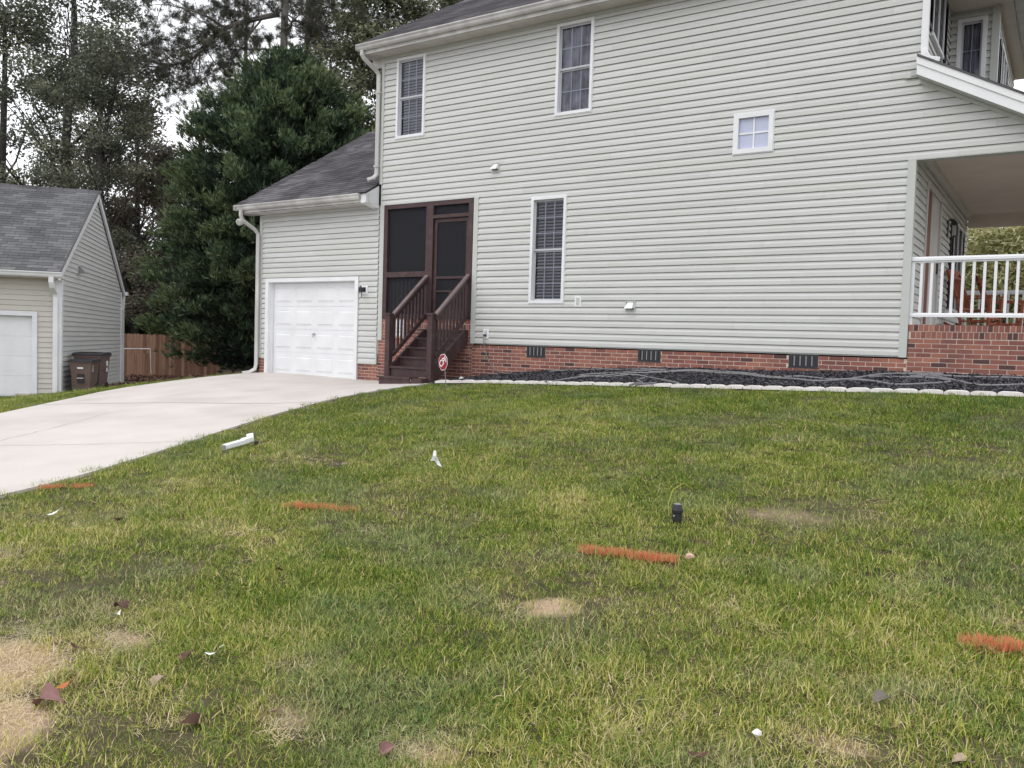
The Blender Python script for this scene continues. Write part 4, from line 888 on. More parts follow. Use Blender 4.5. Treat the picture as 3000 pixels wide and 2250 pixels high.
# fence behind, each picket a piece
FC = empty('wood_fence', (-33.5, 8.6, -1.9), 'brown wooden privacy fence with dog-eared pickets behind the neighbouring house', 'fence')
p0 = Vector((-40., 4.6)); p1 = Vector((-31.2, 10.2)); d = (p1-p0).normalized(); Ln = (p1-p0).length; s = 0; k = 0
fr_ = MB().beam((p0.x+.03, p0.y+.07, -1.0), (p1.x+.03, p1.y+.07, -.85), .05, .09).beam((p0.x+.03, p0.y+.07, -.3), (p1.x+.03, p1.y+.07, -.15), .05, .09); fr_.build('fence_rail', M['fence'], FC)
while s < Ln:
    q = p0+d*s; zt2 = -.08+.05*s/Ln+random.gauss(0, .008); zb2 = g(q.x, q.y)+.02; w = .137; m_ = MB(); ang = math.atan2(d.y, d.x); c_, s_ = math.cos(ang), math.sin(ang); off = random.uniform(-.004, .004)
    m_.f = lambda x, y, z, q=q: (q.x+x*c_-y*s_, q.y+x*s_+y*c_, z)
    m_.prism([(0, zb2), (w, zb2), (w, zt2-.035), (w-.03, zt2), (.03, zt2), (0, zt2-.035)], off, off+.016, tint=random.random()); m_.build('picket', M['fence'], FC); s += .142; k += 1
PG = MB(); a = Vector((-31.6, 5.0)); dd = Vector((.72, .69))
q0 = at(345, 1022, 33.); q1 = at(441, 1022, 33.); q2 = at(443, 1094, 33.)
PG.tube([q0-(q1-q0)*.6, q1], .022, 8); PG.tube([q1, q2], .022, 8); tag(PG.build('pipe_frame', M['white_dirty']), 'thin white pipe frame standing in front of the brown fence', 'pipe frame')
gb = MB(); a_, b_ = at(386, 1035, 34.5), at(441, 1035, 34.5); c2_, d2_ = at(386, 1094, 34.5), at(441, 1094, 34.5)
gate_o = empty('fence_gate', tuple((c2_+d2_)/2), 'low brown plank gate standing in front of the fence below the white pipe', 'gate')
for i in range(7):
    t0, t1 = i/7+.006, (i+1)/7-.006; m_ = MB(); A_ = a_.lerp(b_, t0); B_ = a_.lerp(b_, t1); C_ = c2_.lerp(d2_, t1); D_ = c2_.lerp(d2_, t0); nn = Vector((-fw.x, -fw.y, 0)).normalized()*.02
    m_.v = [tuple(v) for v in (A_, B_, C_, D_)]+[tuple(v+nn) for v in (A_, B_, C_, D_)]; m_.q = [[0, 1, 2, 3], [4, 5, 6, 7], [0, 1, 5, 4], [1, 2, 6, 5], [2, 3, 7, 6], [3, 0, 4, 7]]; m_.t = [random.random()]*6; m_.build('plank', M['fence'], gate_o)

# pine straw and leaf litter ground beyond the grass strip
LIT = [(-17.6, -1.5), (-16.3, 1.0), (-16.3, 12), (-24, 16), (-36, 18), (-42, 6), (-36, 4.5), (-26, 4.5), (-24.6, 1.6), (-19.9, -2.3)]
xs = np.arange(-42, -16, .5); ys = np.arange(-3, 18.5, .5)
tag(link('leaf_litter_ground', grid(xs, ys, lambda X, Y: G(X, Y)+.010, 'leaf_litter_ground', M['litter'], keep=lambda x, y: inside(x, y, LIT))), kind='structure')
n = 26000; x = rng.uniform(-38, -16.3, n*2); y = rng.uniform(-2, 14, n*2); k = inside(x, y, LIT); x = x[k][:n]; y = y[k][:n]
tag(link('pine_straw', chips(len(x), x, y, G(x, y)+.02, M['litter'], 'pine_straw', L=(.08, .2), Wd=(.015, .05), lift=.04)), 'reddish brown pine straw and leaf litter in front of the fence', 'pine straw', kind='stuff')

# ================================================================== vegetation
def leaves(c, size, tint, mt, name, parent, aspect=1.6, droop=0., nrm=None):
    """one diamond leaf per centre (n,3)"""
    n = len(c); u = rng.normal(size=(n, 3)); u[:, 2] = u[:, 2]*.6-droop; u /= np.linalg.norm(u, axis=1)[:, None]
    w = rng.normal(size=(n, 3)); w -= (w*u).sum(1)[:, None]*u; w /= np.linalg.norm(w, axis=1)[:, None]
    s = (size*rng.uniform(.6, 1.3, n))[:, None]; u = u*s*.5; w = w*s*.5/aspect
    v = np.stack([c-u, c+w*.9-u*.1, c+u, c-w*.9-u*.1], 1).reshape(-1, 3); f = np.arange(4*n).reshape(-1, 4)
    return link(name, np_mesh(name, v-np.array(world_o(parent)), f, mt, tint=np.clip(tint, 0, 1)), parent)
def tree(name, base, height, trunk_r, cr, z0, nclus, nleaf, size, mt, label, group, bark='bark_dark', lean=(0, 0), cr_clus=1.0, aspect=1.5, squash=1., limbs=22, seed=None, shape=1.0):
    """trunk, limbs that reach the leaf clumps, crown of many small leaves"""
    global rng
    if seed is not None: rng = np.random.default_rng(seed); random.seed(seed)
    base = Vector(base); E_ = empty(name, base, label, 'tree', group)
    N = 9; path = [base+Vector((lean[0]*(i/N)**1.3+.12*math.sin(i*1.7+base.x), lean[1]*(i/N)**1.3+.1*math.cos(i*1.3+base.y), height*.93*i/N-(.3 if i == 0 else 0))) for i in range(N+1)]
    tr = MB(); tr.tube(path, [trunk_r*(1.25 if i == 0 else 1)*(1-.80*i/N)+.02 for i in range(N+1)], 10); T_ = tr.build('trunk', M[bark], E_, smooth=True)
    def axis(t): t = max(0, min(.999, t))*N; i = int(t); return path[i].lerp(path[i+1], t-i)
    C = []; 
    for k in range(nclus):
        h = rng.random()**.85; zc = z0+(height-z0)*h; prof = math.sin(math.pi*min(1, (h*.86+.12)))**.7*shape+(1-shape)*(1-h*.9); r = cr*prof*(rng.random()**.45); a = rng.random()*math.tau
        A = axis((zc/height)*.93); C.append((A.x+r*math.cos(a), A.y+r*math.sin(a), base.z+zc))
    C = np.array(C); lb = MB()
    for k in range(min(limbs, nclus)):
        c = Vector(C[k]); t = max(.15, (c.z-base.z)/height-.16); p = axis(t); mid = p.lerp(c, .5)+Vector(rng.normal(0, .22, 3))+Vector((0, 0, .3)); r0 = max(.03, trunk_r*(1-t)*.42)
        q1 = p.lerp(mid, .5)+Vector(rng.normal(0, .12, 3)); q2 = mid.lerp(c, .5)+Vector(rng.normal(0, .18, 3)); lb.tube([p, q1, mid, q2, c], [r0, r0*.8, r0*.6, r0*.35, .015], 5, cap=False)
        for _ in range(2):
            c2 = c+Vector(rng.normal(0, .6, 3)); lb.tube([mid, mid.lerp(c2, .6)+Vector((0, 0, .1)), c2], [r0*.5, r0*.3, .01], 4, cap=False)
    lb.build('branch', M[bark], T_, smooth=True)
    idx = rng.integers(0, nclus, nleaf); rad = cr_clus*rng.uniform(.7, 1.25, nclus)
    d = rng.normal(size=(nleaf, 3)); d /= np.linalg.norm(d, axis=1)[:, None]; d *= (rng.random(nleaf)**.5)[:, None]*rad[idx][:, None]; d[:, 2] *= .62*squash
    ct = rng.random(nclus); c = C[idx]+d
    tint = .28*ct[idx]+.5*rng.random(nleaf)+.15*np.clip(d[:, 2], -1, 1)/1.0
    tint = np.where(rng.random(nleaf) < .012, 1.2, tint)
    leaves(c, size, tint, mt, 'crown', E_, aspect=aspect)
    return E_
TG = 'tall broadleaf trees behind the neighbouring house'
def gb_(px, d): p = at(px, 985, d); return (p.x, p.y, g(p.x, p.y))
tree('broadleaf_tree', gb_(183, 42), 21, .36, 4.2, 5.5, 62, 22000, .17, M['leaf_dark'], 'tall dark broadleaf tree with the thickest straight trunk, rising behind the neighbouring roof', TG, lean=(.4, .3), seed=3, cr_clus=1.25)
tree('broadleaf_tree', gb_(252, 39), 15.5, .20, 2.3, 6.0, 30, 10500, .16, M['leaf_dark'], 'slender broadleaf tree whose thin trunk leans right beside the thickest trunk', TG, lean=(1.2, .6), seed=5, cr_clus=1.1)
tree('broadleaf_tree', gb_(400, 45), 14.0, .24, 3.2, 3.0, 50, 19000, .17, M['leaf_brown'], 'brownish broadleaf tree just left of the big dark green evergreen', TG, seed=8, cr_clus=1.15)
tree('broadleaf_tree', gb_(10, 44), 20, .30, 4.2, 7.5, 46, 20000, .18, M['leaf_dark'], 'dark broadleaf tree cut by the left edge of the photo above the grey roof', TG, seed=9, cr_clus=1.3, limbs=5)
tree('broadleaf_tree', gb_(490, 40), 10.6, .16, 2.2, 2.2, 30, 14000, .16, M['leaf_brown'], 'small brown-green broadleaf tree touching the left side of the big evergreen', TG, seed=12, cr_clus=1.0)
tree('broadleaf_tree', gb_(285, 52), 19.5, .26, 3.0, 9.0, 34, 12000, .18, M['leaf_dark'], 'far broadleaf tree filling the sky between the leaning trunk and the pines', TG, seed=15, cr_clus=1.3)
tree('broadleaf_tree', gb_(90, 54), 13, .16, 3.6, 3.0, 26, 13000, .18, M['leaf_dark'], 'low airy broadleaf tree showing sky gaps just above the grey neighbouring roof', TG, seed=16, cr_clus=1.1, limbs=4)
tree('broadleaf_tree', gb_(-220, 44), 19, .3, 4.5, 4, 40, 16000, .19, M['leaf_dark'], 'broadleaf tree beyond the left edge of the photo', TG, seed=17, limbs=3)
tree('broadleaf_tree', gb_(1110, 36), 16.8, .22, 3.7, 5.0, 60, 25000, .17, M['leaf_olive'], 'olive broadleaf tree with a few yellow leaves behind the garage roof and the house corner', 'trees behind the garage', seed=21, cr_clus=1.1)
tree('broadleaf_tree', gb_(1330, 41), 18.5, .22, 3.4, 9, 30, 14000, .17, M['leaf_olive'], 'olive broadleaf tree top just above the dark main roof', 'trees behind the garage', seed=22)
tree('broadleaf_tree', gb_(1010, 44), 12.5, .2, 3.2, 3.5, 40, 20000, .17, M['leaf_brown'], 'brownish broadleaf tree seen between the evergreen and the garage ridge', 'trees behind the garage', seed=23)
for px, d, h, sd, lab in ((300, 46, 5.4, 31, 'bushy yellow-green undergrowth tree behind the left end of the brown fence'), (390, 48, 6.4, 32, 'bushy undergrowth tree behind the middle of the brown fence'), (470, 47, 6.6, 33, 'bushy undergrowth tree behind the fence beside the evergreen'), (560, 46, 6.5, 34, 'undergrowth tree mostly hidden behind the evergreen'), (340, 53, 9.0, 35, 'dark undergrowth tree deeper in the wood above the fence')):
    tree('undergrowth_tree', gb_(px, d), h, .10, 2.4, .6, 30, 15000, .17, M['leaf_understory'], lab, 'undergrowth behind the fence', seed=sd, limbs=12)
# far wood as one mass
rng = np.random.default_rng(77)
n = 90000; px = rng.uniform(-500, 1500, n); dd_ = rng.uniform(56, 74, n); hh = rng.random(n)**1.3*(7.2+2.*np.sin(px*.011)+1.2*np.sin(px*.037+1))
c = np.array([tuple(at(0, 985, 1.)-CAM), tuple(at(1000, 985, 1.)-CAM)])
dirs = c[0][None]+(c[1]-c[0])[None]*(px/1000)[:, None]; P = np.array(CAM)[None]+dirs*dd_[:, None]
P[:, 2] = G(P[:, 0], P[:, 1])+hh
tag(leaves(P, .34, rng.random(n)*.55, M['leaf_understory'], 'distant_wood', None), 'dark wood filling the background low behind the fence and houses', 'wood', kind='stuff')

# big evergreen: feathery sprays on drooping boughs
def evergreen(base, H_, R0, label):
    global rng
    rng = np.random.default_rng(41); base = Vector(base); E_ = empty('evergreen_tree', base, label, 'tree')
    T_ = MB().tube([base-Vector((0, 0, .3)), base+Vector((.1, 0, H_*.5)), base+Vector((0, 0, H_*.96))], [.26, .16, .03], 10).build('trunk', M['bark_dark'], E_, smooth=True)
    lb = MB(); Vv = []; Ff = []; Tt = []
    nb = 520; tips = []
    for k in range(nb):
        h = (k+.5)/nb; h = .045+.95*h**.9; a = k*2.39996+rng.normal(0, .25)
        env = min(.92, (1-h)**.75*1.72)*(.62+.38*min(1, h/.16)); lump = 1+.13*math.sin(a*3+h*9)+.10*math.sin(a*5-h*17)
        r = R0*env*lump*rng.uniform(.78, 1.08); z = H_*h; dr = .10*r if h < .6 else -.25*r
        p = base+Vector((0, 0, z*.97)); q = base+Vector((r*math.cos(a), r*math.sin(a), z+.10*H_*(1-h)*.3-dr*.4+.35*h))
        lb.tube([p, p.lerp(q, .5)+Vector((0, 0, .1)), q], [.045*(1-h)+.012, .03*(1-h)+.01, .008], 4, cap=False)
        tips.append((p, q, r, h))
    lb.build('branch', M['bark_dark'], T_)
    # sprays along each bough, denser outward
    n = 68000; bi = rng.integers(0, nb, n); w = np.array([max(.25, t[2]) for t in tips]); bi = rng.choice(nb, n, p=w/w.sum()); t = 1-rng.random(n)**1.5*.85
    Pp = np.array([tuple(t_[0]) for t_ in tips])[bi]; Q = np.array([tuple(t_[1]) for t_ in tips])[bi]; c = Pp+(Q-Pp)*t[:, None]+rng.normal(0, .17, (n, 3))*np.array([1, 1, .75])
    out = Q-Pp; out[:, 2] = 0; out /= np.linalg.norm(out, axis=1)[:, None]+1e-6
    hb = np.array([t_[3] for t_ in tips])[bi]
    bt = rng.random(nb)
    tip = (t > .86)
    NL_ = 5; V_ = []; TT = []
    main = out*.75+rng.normal(0, .35, (n, 3)); main[:, 2] += .55+.5*hb; main /= np.linalg.norm(main, axis=1)[:, None]
    sd = np.cross(main, rng.normal(size=(n, 3))); sd /= np.linalg.norm(sd, axis=1)[:, None]
    for j in range(NL_):
        ang = (j-2)*.42; dvec = main*math.cos(ang)+sd*math.sin(ang); L = .29*rng.uniform(.7, 1.25, n)*(1-.12*abs(j-2)); pw = np.cross(dvec, main+.01*sd+rng.normal(0, .3, (n, 3))); pw /= np.linalg.norm(pw, axis=1)[:, None]+1e-6
        wd = .022; s0 = c+main*(j*.012)
        V_.append(np.stack([s0-pw*wd*.35, s0+dvec*L[:, None]*.5-pw*wd, s0+dvec*L[:, None], s0+dvec*L[:, None]*.5+pw*wd], 1))
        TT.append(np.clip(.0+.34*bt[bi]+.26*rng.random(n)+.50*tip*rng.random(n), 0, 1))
    v = np.concatenate(V_).reshape(-1, 3); f = np.arange(len(v)).reshape(-1, 4)
    link('crown', np_mesh('crown', v-np.array(base), f, M['cedar'], tint=np.concatenate(TT)), E_)
    return E_
p = at(832, 985, 33.0)
evergreen((p.x, p.y, g(p.x, p.y)), 12.6, 4.85, 'huge dark green feathery evergreen between the neighbouring house and the garage')

# pines: bare trunks, spreading limbs with needle tufts
def needles(tips, mt, parent, seed, nn=22, L=.27):
    rg = np.random.default_rng(seed); c = np.asarray(tips); n = len(c); bt = rg.random(n); d = rg.normal(size=(n, nn, 3)); d[:, :, 2] += .25; d /= np.linalg.norm(d, axis=2)[:, :, None]
    w = rg.normal(size=(n, nn, 3)); w -= (w*d).sum(2)[:, :, None]*d; w /= np.linalg.norm(w, axis=2)[:, :, None]; l = L*rg.uniform(.6, 1.1, (n, nn, 1)); cc = c[:, None, :]+rg.normal(0, .03, (n, nn, 3))
    v = np.stack([cc-w*.008, cc+w*.008, cc+d*l], 2).reshape(-1, 3); f = np.arange(len(v)).reshape(-1, 3)
    return link('needles', np_mesh('needles', v-np.array(world_o(parent)), f, mt, tint=np.repeat(bt*.5+.2, nn)+0*rg.random(n*nn)), parent)
def pine(px, d, r, Hh, limbs, label, seed, auto=26, zlo=11.5, lo=-1, reach=3.4):
    random.seed(seed); b = Vector(gb_(px, d)); E_ = empty('pine_tree', b, label, 'tree', 'tall pines behind the evergreen'); top = b+Vector((random.uniform(-.3, .3), .3, Hh))
    T_ = MB().tube([b-Vector((0, 0, .3)), b.lerp(top, .4), b.lerp(top, .75), top], [r*1.15, r*.95, r*.7, .04], 12).build('trunk', M['bark'], E_, smooth=True)
    lb = MB(); tips = []
    def twig(p, dirv, L, r0, depth):
        q = p; pts = [p]; dv = dirv.copy(); seg = 4
        for i in range(seg):
            dv = (dv+Vector((random.gauss(0, .22), random.gauss(0, .22), random.gauss(.05, .18)))).normalized(); q = q+dv*(L/seg); pts.append(q)
            if depth < 2 and i > 0:
                for _ in range(1 if depth else 2): twig(q, (dv+Vector((random.gauss(0, .7), random.gauss(0, .7), random.gauss(.1, .5)))).normalized(), L*.48, r0*.45, depth+1)
            if depth >= 1 and i > 0:
                for _ in range(2 if depth > 1 else 1): tips.append(tuple(q+Vector((random.gauss(0, .10), random.gauss(0, .10), random.gauss(0, .10)))))
        lb.tube(pts, [r0*(1-.8*i/seg) for i in range(seg+1)], 5 if depth else 6, cap=False); tips.append(tuple(q))
    for path, r0 in limbs:
        P_ = [at(*q) for q in path]; lb.tube(P_, [r0*(1-.75*i/(len(P_)-1)) for i in range(len(P_))], 7, cap=False)
        for a, c in zip(P_[1:], P_[2:]+[P_[-1]+(P_[-1]-P_[-2])]):
            for _ in range(4):
                s_ = a.lerp(c, random.random()); dv = ((c-a).normalized()*.6+Vector((random.gauss(0, .6), random.gauss(0, .6), random.gauss(0, .75)))).normalized(); twig(s_, dv, random.uniform(1.0, 1.9), r0*.3, 1)
    for k in range(auto):
        z = zlo+(Hh-zlo-.5)*k/auto; a = k*2.4+random.gauss(0, .3); p = b.lerp(top, z/Hh); L = reach*(1-.55*k/auto)*random.uniform(.7, 1.1)
        twig(p, Vector((math.cos(a), math.sin(a), random.uniform(-.05, .4))).normalized(), L, r*.26, 0)
    lb.build('branch', M['bark'], T_, smooth=True); needles(tips, M['needle'], E_, seed)
pine(812, 38.0, .21, 24, [([(815, 42, 38), (752, 55, 37.4), (700, 68, 37), (655, 84, 36.7), (622, 112, 36.4), (590, 150, 36.2), (556, 178, 36.1), (520, 187, 36), (488, 193, 36)], .125), ([(655, 80, 36.7), (610, 50, 36.5), (560, 30, 36.3), (505, 18, 36)], .07), ([(815, 147, 38), (768, 144, 37.6), (730, 146, 37.2), (700, 140, 37)], .06), ([(650, 86, 36.6), (600, 120, 36), (550, 140, 35.6), (500, 150, 35.4)], .05), ([(770, 52, 37.6), (725, 110, 37), (700, 150, 37), (660, 190, 37), (620, 215, 36.8)], .045)],
     'pine with the lighter trunk and a long crooked limb reaching left over the sky gap', 51, zlo=15.6, auto=9)
pine(868, 39.5, .20, 24, [([(874, 30, 39.5), (905, 55, 39), (940, 85, 38.6), (985, 100, 38.4), (1025, 122, 38.2)], .08), ([(876, 105, 39.5), (925, 130, 39), (962, 140, 38.8), (1005, 146, 38.6)], .06), ([(874, 60, 39.6), (910, 100, 39.2), (925, 150, 39), (945, 190, 39)], .05)],
     'pine with the darker trunk standing just right of the lighter one', 52, zlo=14.6, auto=11, reach=3.0)
pine(1028, 42, .17, 24, [([(1026, 52, 42), (985, 30, 41.5), (950, 15, 41), (920, -5, 41)], .06)], 'slimmer pine half hidden by olive leaves behind the garage', 53, zlo=15, auto=9)
pine(690, 46, .16, 22, [], 'pine hidden low down by the evergreen, its boughs showing against the sky', 54, zlo=11.8, auto=9, reach=2.6)
pine(1330, 44, .18, 24, [([(1400, -20, 44), (1372, 12, 43.7), (1290, -5, 43.4), (1230, -30, 43)], .06)], 'pine with a bare limb just above the main roof edge', 55, zlo=17, auto=8)

# variegated shrub seen through the front porch, and trees right of the house
rng = np.random.default_rng(61)
for (cx, cy, cz, rx, ry, rz_, lab) in ((-1.3, 11.4, 1.55, 2.3, 1.4, 2.3, 'large yellow-green variegated shrub seen through the front porch'), (2.6, 12.6, 1.7, 2.6, 1.6, 2.6, 'second variegated shrub further right beyond the front porch')):
    E_ = empty('shrub', (cx, cy, g(cx, cy)), lab, 'shrub', 'variegated shrubs beyond the porch'); n = 42000; d = rng.normal(size=(n, 3)); d /= np.linalg.norm(d, axis=1)[:, None]; d *= (rng.random(n)**.3)[:, None]
    bump_ = 1+.10*np.sin(d[:, 0]*9)*np.cos(d[:, 2]*11+d[:, 1]*5); c = np.array([cx, cy, cz])+d*np.array([rx, ry, rz_])*bump_[:, None]; k = c[:, 2] > g(cx, cy)
    leaves(c[k], .19, .35+.6*rng.random(k.sum())+.15*(np.linalg.norm(d[k], axis=1)-.7), M['variegated'], 'foliage', E_, aspect=3.6, droop=.25)
    st = MB(); b0 = Vector((cx, cy, g(cx, cy)-.1))
    for q in range(9): a = q*.7; st.tube([b0, b0+Vector((math.cos(a)*rx*.4, math.sin(a)*ry*.4, 1.0)), b0+Vector((math.cos(a)*rx*.8, math.sin(a)*ry*.8, 2.4))], [.035, .025, .01], 5)
    st.build('stem', M['bark_dark'], E_)

# rocking chairs on the porch
def rocking_chair(loc, rz, label):
    E_ = empty('rocking_chair', loc, label, 'rocking chair', 'reddish rocking chairs on the front porch', rz=rz); m = M['chair']; B_ = lambda mb, nm: mb.build(nm, m, E_, local=True)
    for x in (-.27, .27):
        rp = [(x, y, .03+.16*((y-.02)/.5)**2) for y in np.linspace(-.46, .5, 9)]; B_(MB().tube(rp, .03, sq=(.018, .022)), 'rocker')
        B_(MB().beam((x, -.24, .07), (x, -.26, .63), .04, .04, (0, 1, 0)), 'leg'); B_(MB().beam((x, .20, .06), (x, .26, .45), .04, .04, (0, 1, 0)), 'leg')
        B_(MB().beam((x, -.36, .655), (x, .28, .64), .085, .025), 'armrest'); B_(MB().beam((x*.93, .22, .38), (x*.93, .50, 1.14), .045, .03, (1, 0, 0)), 'back_post')
        B_(MB().beam((x, -.24, .22), (x, .22, .20), .025, .025), 'stretcher')
    for k in range(9): y = -.27+k*.06; B_(MB().box(-.27, .27, y-.024, y+.024, .40-.02*k/9, .42-.02*k/9), 'seat_slat')
    for z in (.42, .98, 1.10): f_ = (z-.38)/.76; B_(MB().beam((-.25, .22+.28*f_, z), (.25, .22+.28*f_, z), .03, .09 if z > .9 else .06), 'back_rail')
    for k in range(7): x = -.195+k*.065; B_(MB().beam((x, .235, .42), (x, .435, .98), .042, .012, (1, 0, 0)), 'back_slat')
    for z in (.16, .26): B_(MB().beam((-.27, -.245, z), (.27, -.245, z), .025, .025), 'stretcher')
rocking_chair((-1.45, 3.9, .456), math.radians(75), 'nearer reddish brown slatted rocking chair on the porch, its tall back by the shutter')
rocking_chair((-1.15, 5.4, .456), math.radians(100), 'farther reddish brown slatted rocking chair on the porch toward the far railing')

# ------------------------------------------------------------------ lawn: real blades, instanced clumps
def grass_mat():
    m = bpy.data.materials.new('grass'); m.use_nodes = True; n = m.node_tree; L = n.links; b = n.nodes['Principled BSDF']; b.inputs['Roughness'].default_value = .55; b.inputs['Specular IOR Level'].default_value = .25
    geo = n.nodes.new('ShaderNodeNewGeometry'); sep = n.nodes.new('ShaderNodeSeparateXYZ'); L.new(geo.outputs['Position'], sep.inputs[0]); cb_ = n.nodes.new('ShaderNodeCombineXYZ'); L.new(sep.outputs[0], cb_.inputs[0]); L.new(sep.outputs[1], cb_.inputs[1])
    def noise(sc, det=3):
        q = n.nodes.new('ShaderNodeTexNoise'); q.inputs['Scale'].default_value = sc; q.inputs['Detail'].default_value = det; L.new(cb_.outputs[0], q.inputs['Vector']); return q
    t = n.nodes.new('ShaderNodeAttribute'); t.attribute_name = 'tint'; dr = n.nodes.new('ShaderNodeAttribute'); dr.attribute_type = 'INSTANCER'; dr.attribute_name = 'dry'
    def mad(a, k, c):
        q = n.nodes.new('ShaderNodeMath'); q.operation = 'MULTIPLY_ADD'; L.new(a, q.inputs[0]); q.inputs[1].default_value = k
        if isinstance(c, (int, float)): q.inputs[2].default_value = c
        else: L.new(c, q.inputs[2])
        return q.outputs[0]
    v = mad(t.outputs['Fac'], .95, -.66); v = mad(noise(.55).outputs[0], .74, v); v = mad(noise(2.6, 5).outputs[0], .58, v); v = mad(dr.outputs['Fac'], .55, v)
    r = n.nodes.new('ShaderNodeValToRGB'); e = r.color_ramp.elements; e[0].position = 0; e[0].color = (.045, .095, .012, 1); e[1].position = 1; e[1].color = (.68, .56, .36, 1)
    for p_, c_ in ((.20, (.115, .215, .018)), (.38, (.225, .30, .032)), (.56, (.41, .405, .075)), (.78, (.64, .53, .24))): x = e.new(p_); x.color = (*c_, 1)
    L.new(v, r.inputs[0])
    # cooler blue-green tufts in drifts
    bl = n.nodes.new('ShaderNodeValToRGB'); bl.color_ramp.elements[0].position = .50; bl.color_ramp.elements[1].position = .62; L.new(noise(1.3, 4).outputs[0], bl.inputs[0])
    mb_ = n.nodes.new('ShaderNodeMixRGB'); mb_.inputs[2].default_value = (.19, .25, .14, 1); ml = n.nodes.new('ShaderNodeMath'); ml.operation = 'MULTIPLY'; ml.inputs[1].default_value = .34; L.new(bl.outputs[0], ml.inputs[0]); L.new(ml.outputs[0], mb_.inputs[0]); L.new(r.outputs[0], mb_.inputs[1])
    L.new(mb_.outputs[0], b.inputs['Base Color'])
    tb = n.nodes.new('ShaderNodeBsdfTranslucent'); L.new(mb_.outputs[0], tb.inputs[0]); ms = n.nodes.new('ShaderNodeMixShader'); ms.inputs[0].default_value = .08; L.new(b.outputs[0], ms.inputs[1]); L.new(tb.outputs[0], ms.inputs[2]); L.new(ms.outputs[0], n.nodes['Material Output'].inputs[0])
    return m
M['grass'] = grass_mat()
def blades(n, rad, L0, L1, wd, lean, seed, flat=0., mt=None, name='grass_clump', tbias=0.):
    r = np.random.default_rng(seed); a = r.random(n)*math.tau; q = rad*np.sqrt(r.random(n)); p = np.stack([q*np.cos(a), q*np.sin(a), np.full(n, -.008)], 1)
    L = r.uniform(L0, L1, n); ll = np.abs(r.normal(0, lean, n))+flat; ll = np.clip(ll, 0, 1.45); b = r.random(n)*math.tau
    hd = np.stack([np.cos(b), np.sin(b), 0*b], 1); sdv = np.stack([-np.sin(b), np.cos(b), 0*b], 1); cr = r.uniform(.1, .7, n)
    def pt(s): aa = ll+cr*s; return p+hd*(L*s*np.sin(aa))[:, None]+np.array([0, 0, 1.])*(L*s*np.cos(aa))[:, None]
    m1 = pt(.5); tp = pt(1.); w = (wd*r.uniform(.6, 1.3, n))[:, None]
    tw = r.uniform(-.6, .6, n)[:, None]; sv = sdv*np.cos(tw)+hd*np.sin(tw)
    v = np.stack([p-sv*w*.5, p+sv*w*.5, m1+sv*w*.42, m1-sv*w*.42, tp], 1).reshape(-1, 3); B = (np.arange(n)*5)[:, None]
    f4 = (B+[0, 1, 2, 3]); f3 = (B+[3, 2, 4, 4])
    me = bpy.data.meshes.new(name); me.from_pydata(v.tolist(), [], [list(x) for x in f4]+[list(x[:3]) for x in f3]); tt = np.clip(r.beta(1.15, 1.8, n)+tbias, 0, 1.3); setattr_face(me, 'tint', np.tile(tt, 2)); me.materials.append(mt or M['grass']); return me
GC = bpy.data.collections.new('grass_clumps'); NV = 10
for i in range(NV):
    if i < 7: me = blades(250, .10, .016, .040, .0026, .8, 100+i)
    elif i < 9: me = blades(150, .13, .028, .075, .0032, .85, 100+i)      # longer tufts
    else: me = blades(150, .12, .03, .07, .0024, .3, 100+i, flat=1.0, tbias=.45)   # lying straw
    GC.objects.link(bpy.data.objects.new('clump_%02d' % i, me))
def lawn_points():
    P = []
    for (r0, r1, sp, sc) in ((0, 4.6, .078, 1.0), (4.6, 7.5, .098, 1.1), (7.5, 12, .125, 1.25), (12, 27, .17, 1.35)):
        xs = np.arange(-26, 9, sp); ys = np.arange(-13.2, 3, sp); X, Y = np.meshgrid(xs, ys); X = X.ravel()+rng.uniform(-.5, .5, X.size)*sp; Y = Y.ravel()+rng.uniform(-.5, .5, Y.size)*sp
        D = np.hypot(X-CAM.x, Y-CAM.y); k = (D >= r0) & (D < r1) & (D > 1.6); X, Y, D = X[k], Y[k], D[k]
        Z = G(X, Y); v = np.stack([X-CAM.x, Y-CAM.y, Z-CAM.z], 1); zf = v@np.array(fw); xf = v@np.array(R_)/np.maximum(zf, .1)
        k = (zf > .3) & (xf > -.78) & (xf < 1.25); X, Y, Z, D = X[k], Y[k], Z[k], D[k]
        P.append(np.stack([X, Y, Z, np.full(len(X), sc), D], 1))
    P = np.concatenate(P); X, Y = P[:, 0], P[:, 1]
    bed = (X > -10.0) & (X < 1.2) & (Y > np.interp(X, EDX, EDY)-.07); jit = rng.normal(0, .03, (len(X), 2)); drv = inside(X+jit[:, 0]-.02, Y+jit[:, 1], DRIVE); hs = (Y > -.02) & (X > -16.3); lit = inside(X, Y, LIT)
    dc = inside(X, Y, [(-9.85, -.1), (-9.85, -1.15), (-10.0, -1.5), (-12.6, -1.6), (-12.6, 0)])
    nl = (RN.transposed()@Vector((1, 0, 0))); lx = (X+18.94)*math.cos(AZ)+(Y+3.32)*math.sin(AZ); ly = -(X+18.94)*math.sin(AZ)+(Y+3.32)*math.cos(AZ); inn = (lx < .05) & (ly > -.05) & (ly < 7.8); far = (ly > 4.9) & (lx < 3)
    k = ~(bed | drv | hs | lit | dc | inn | far); P = P[k]
    sp = spot(P[:, 0], P[:, 1]); k = rng.random(len(P)) > np.clip((sp-.45)*1.35, 0, .93); straw = (~k) & (rng.random(len(P)) < 1.1); P1 = P[k | straw]; return P1, spot(P1[:, 0], P1[:, 1]), straw[k | straw]
rng = np.random.default_rng(5)
LP, LS, STW = lawn_points()
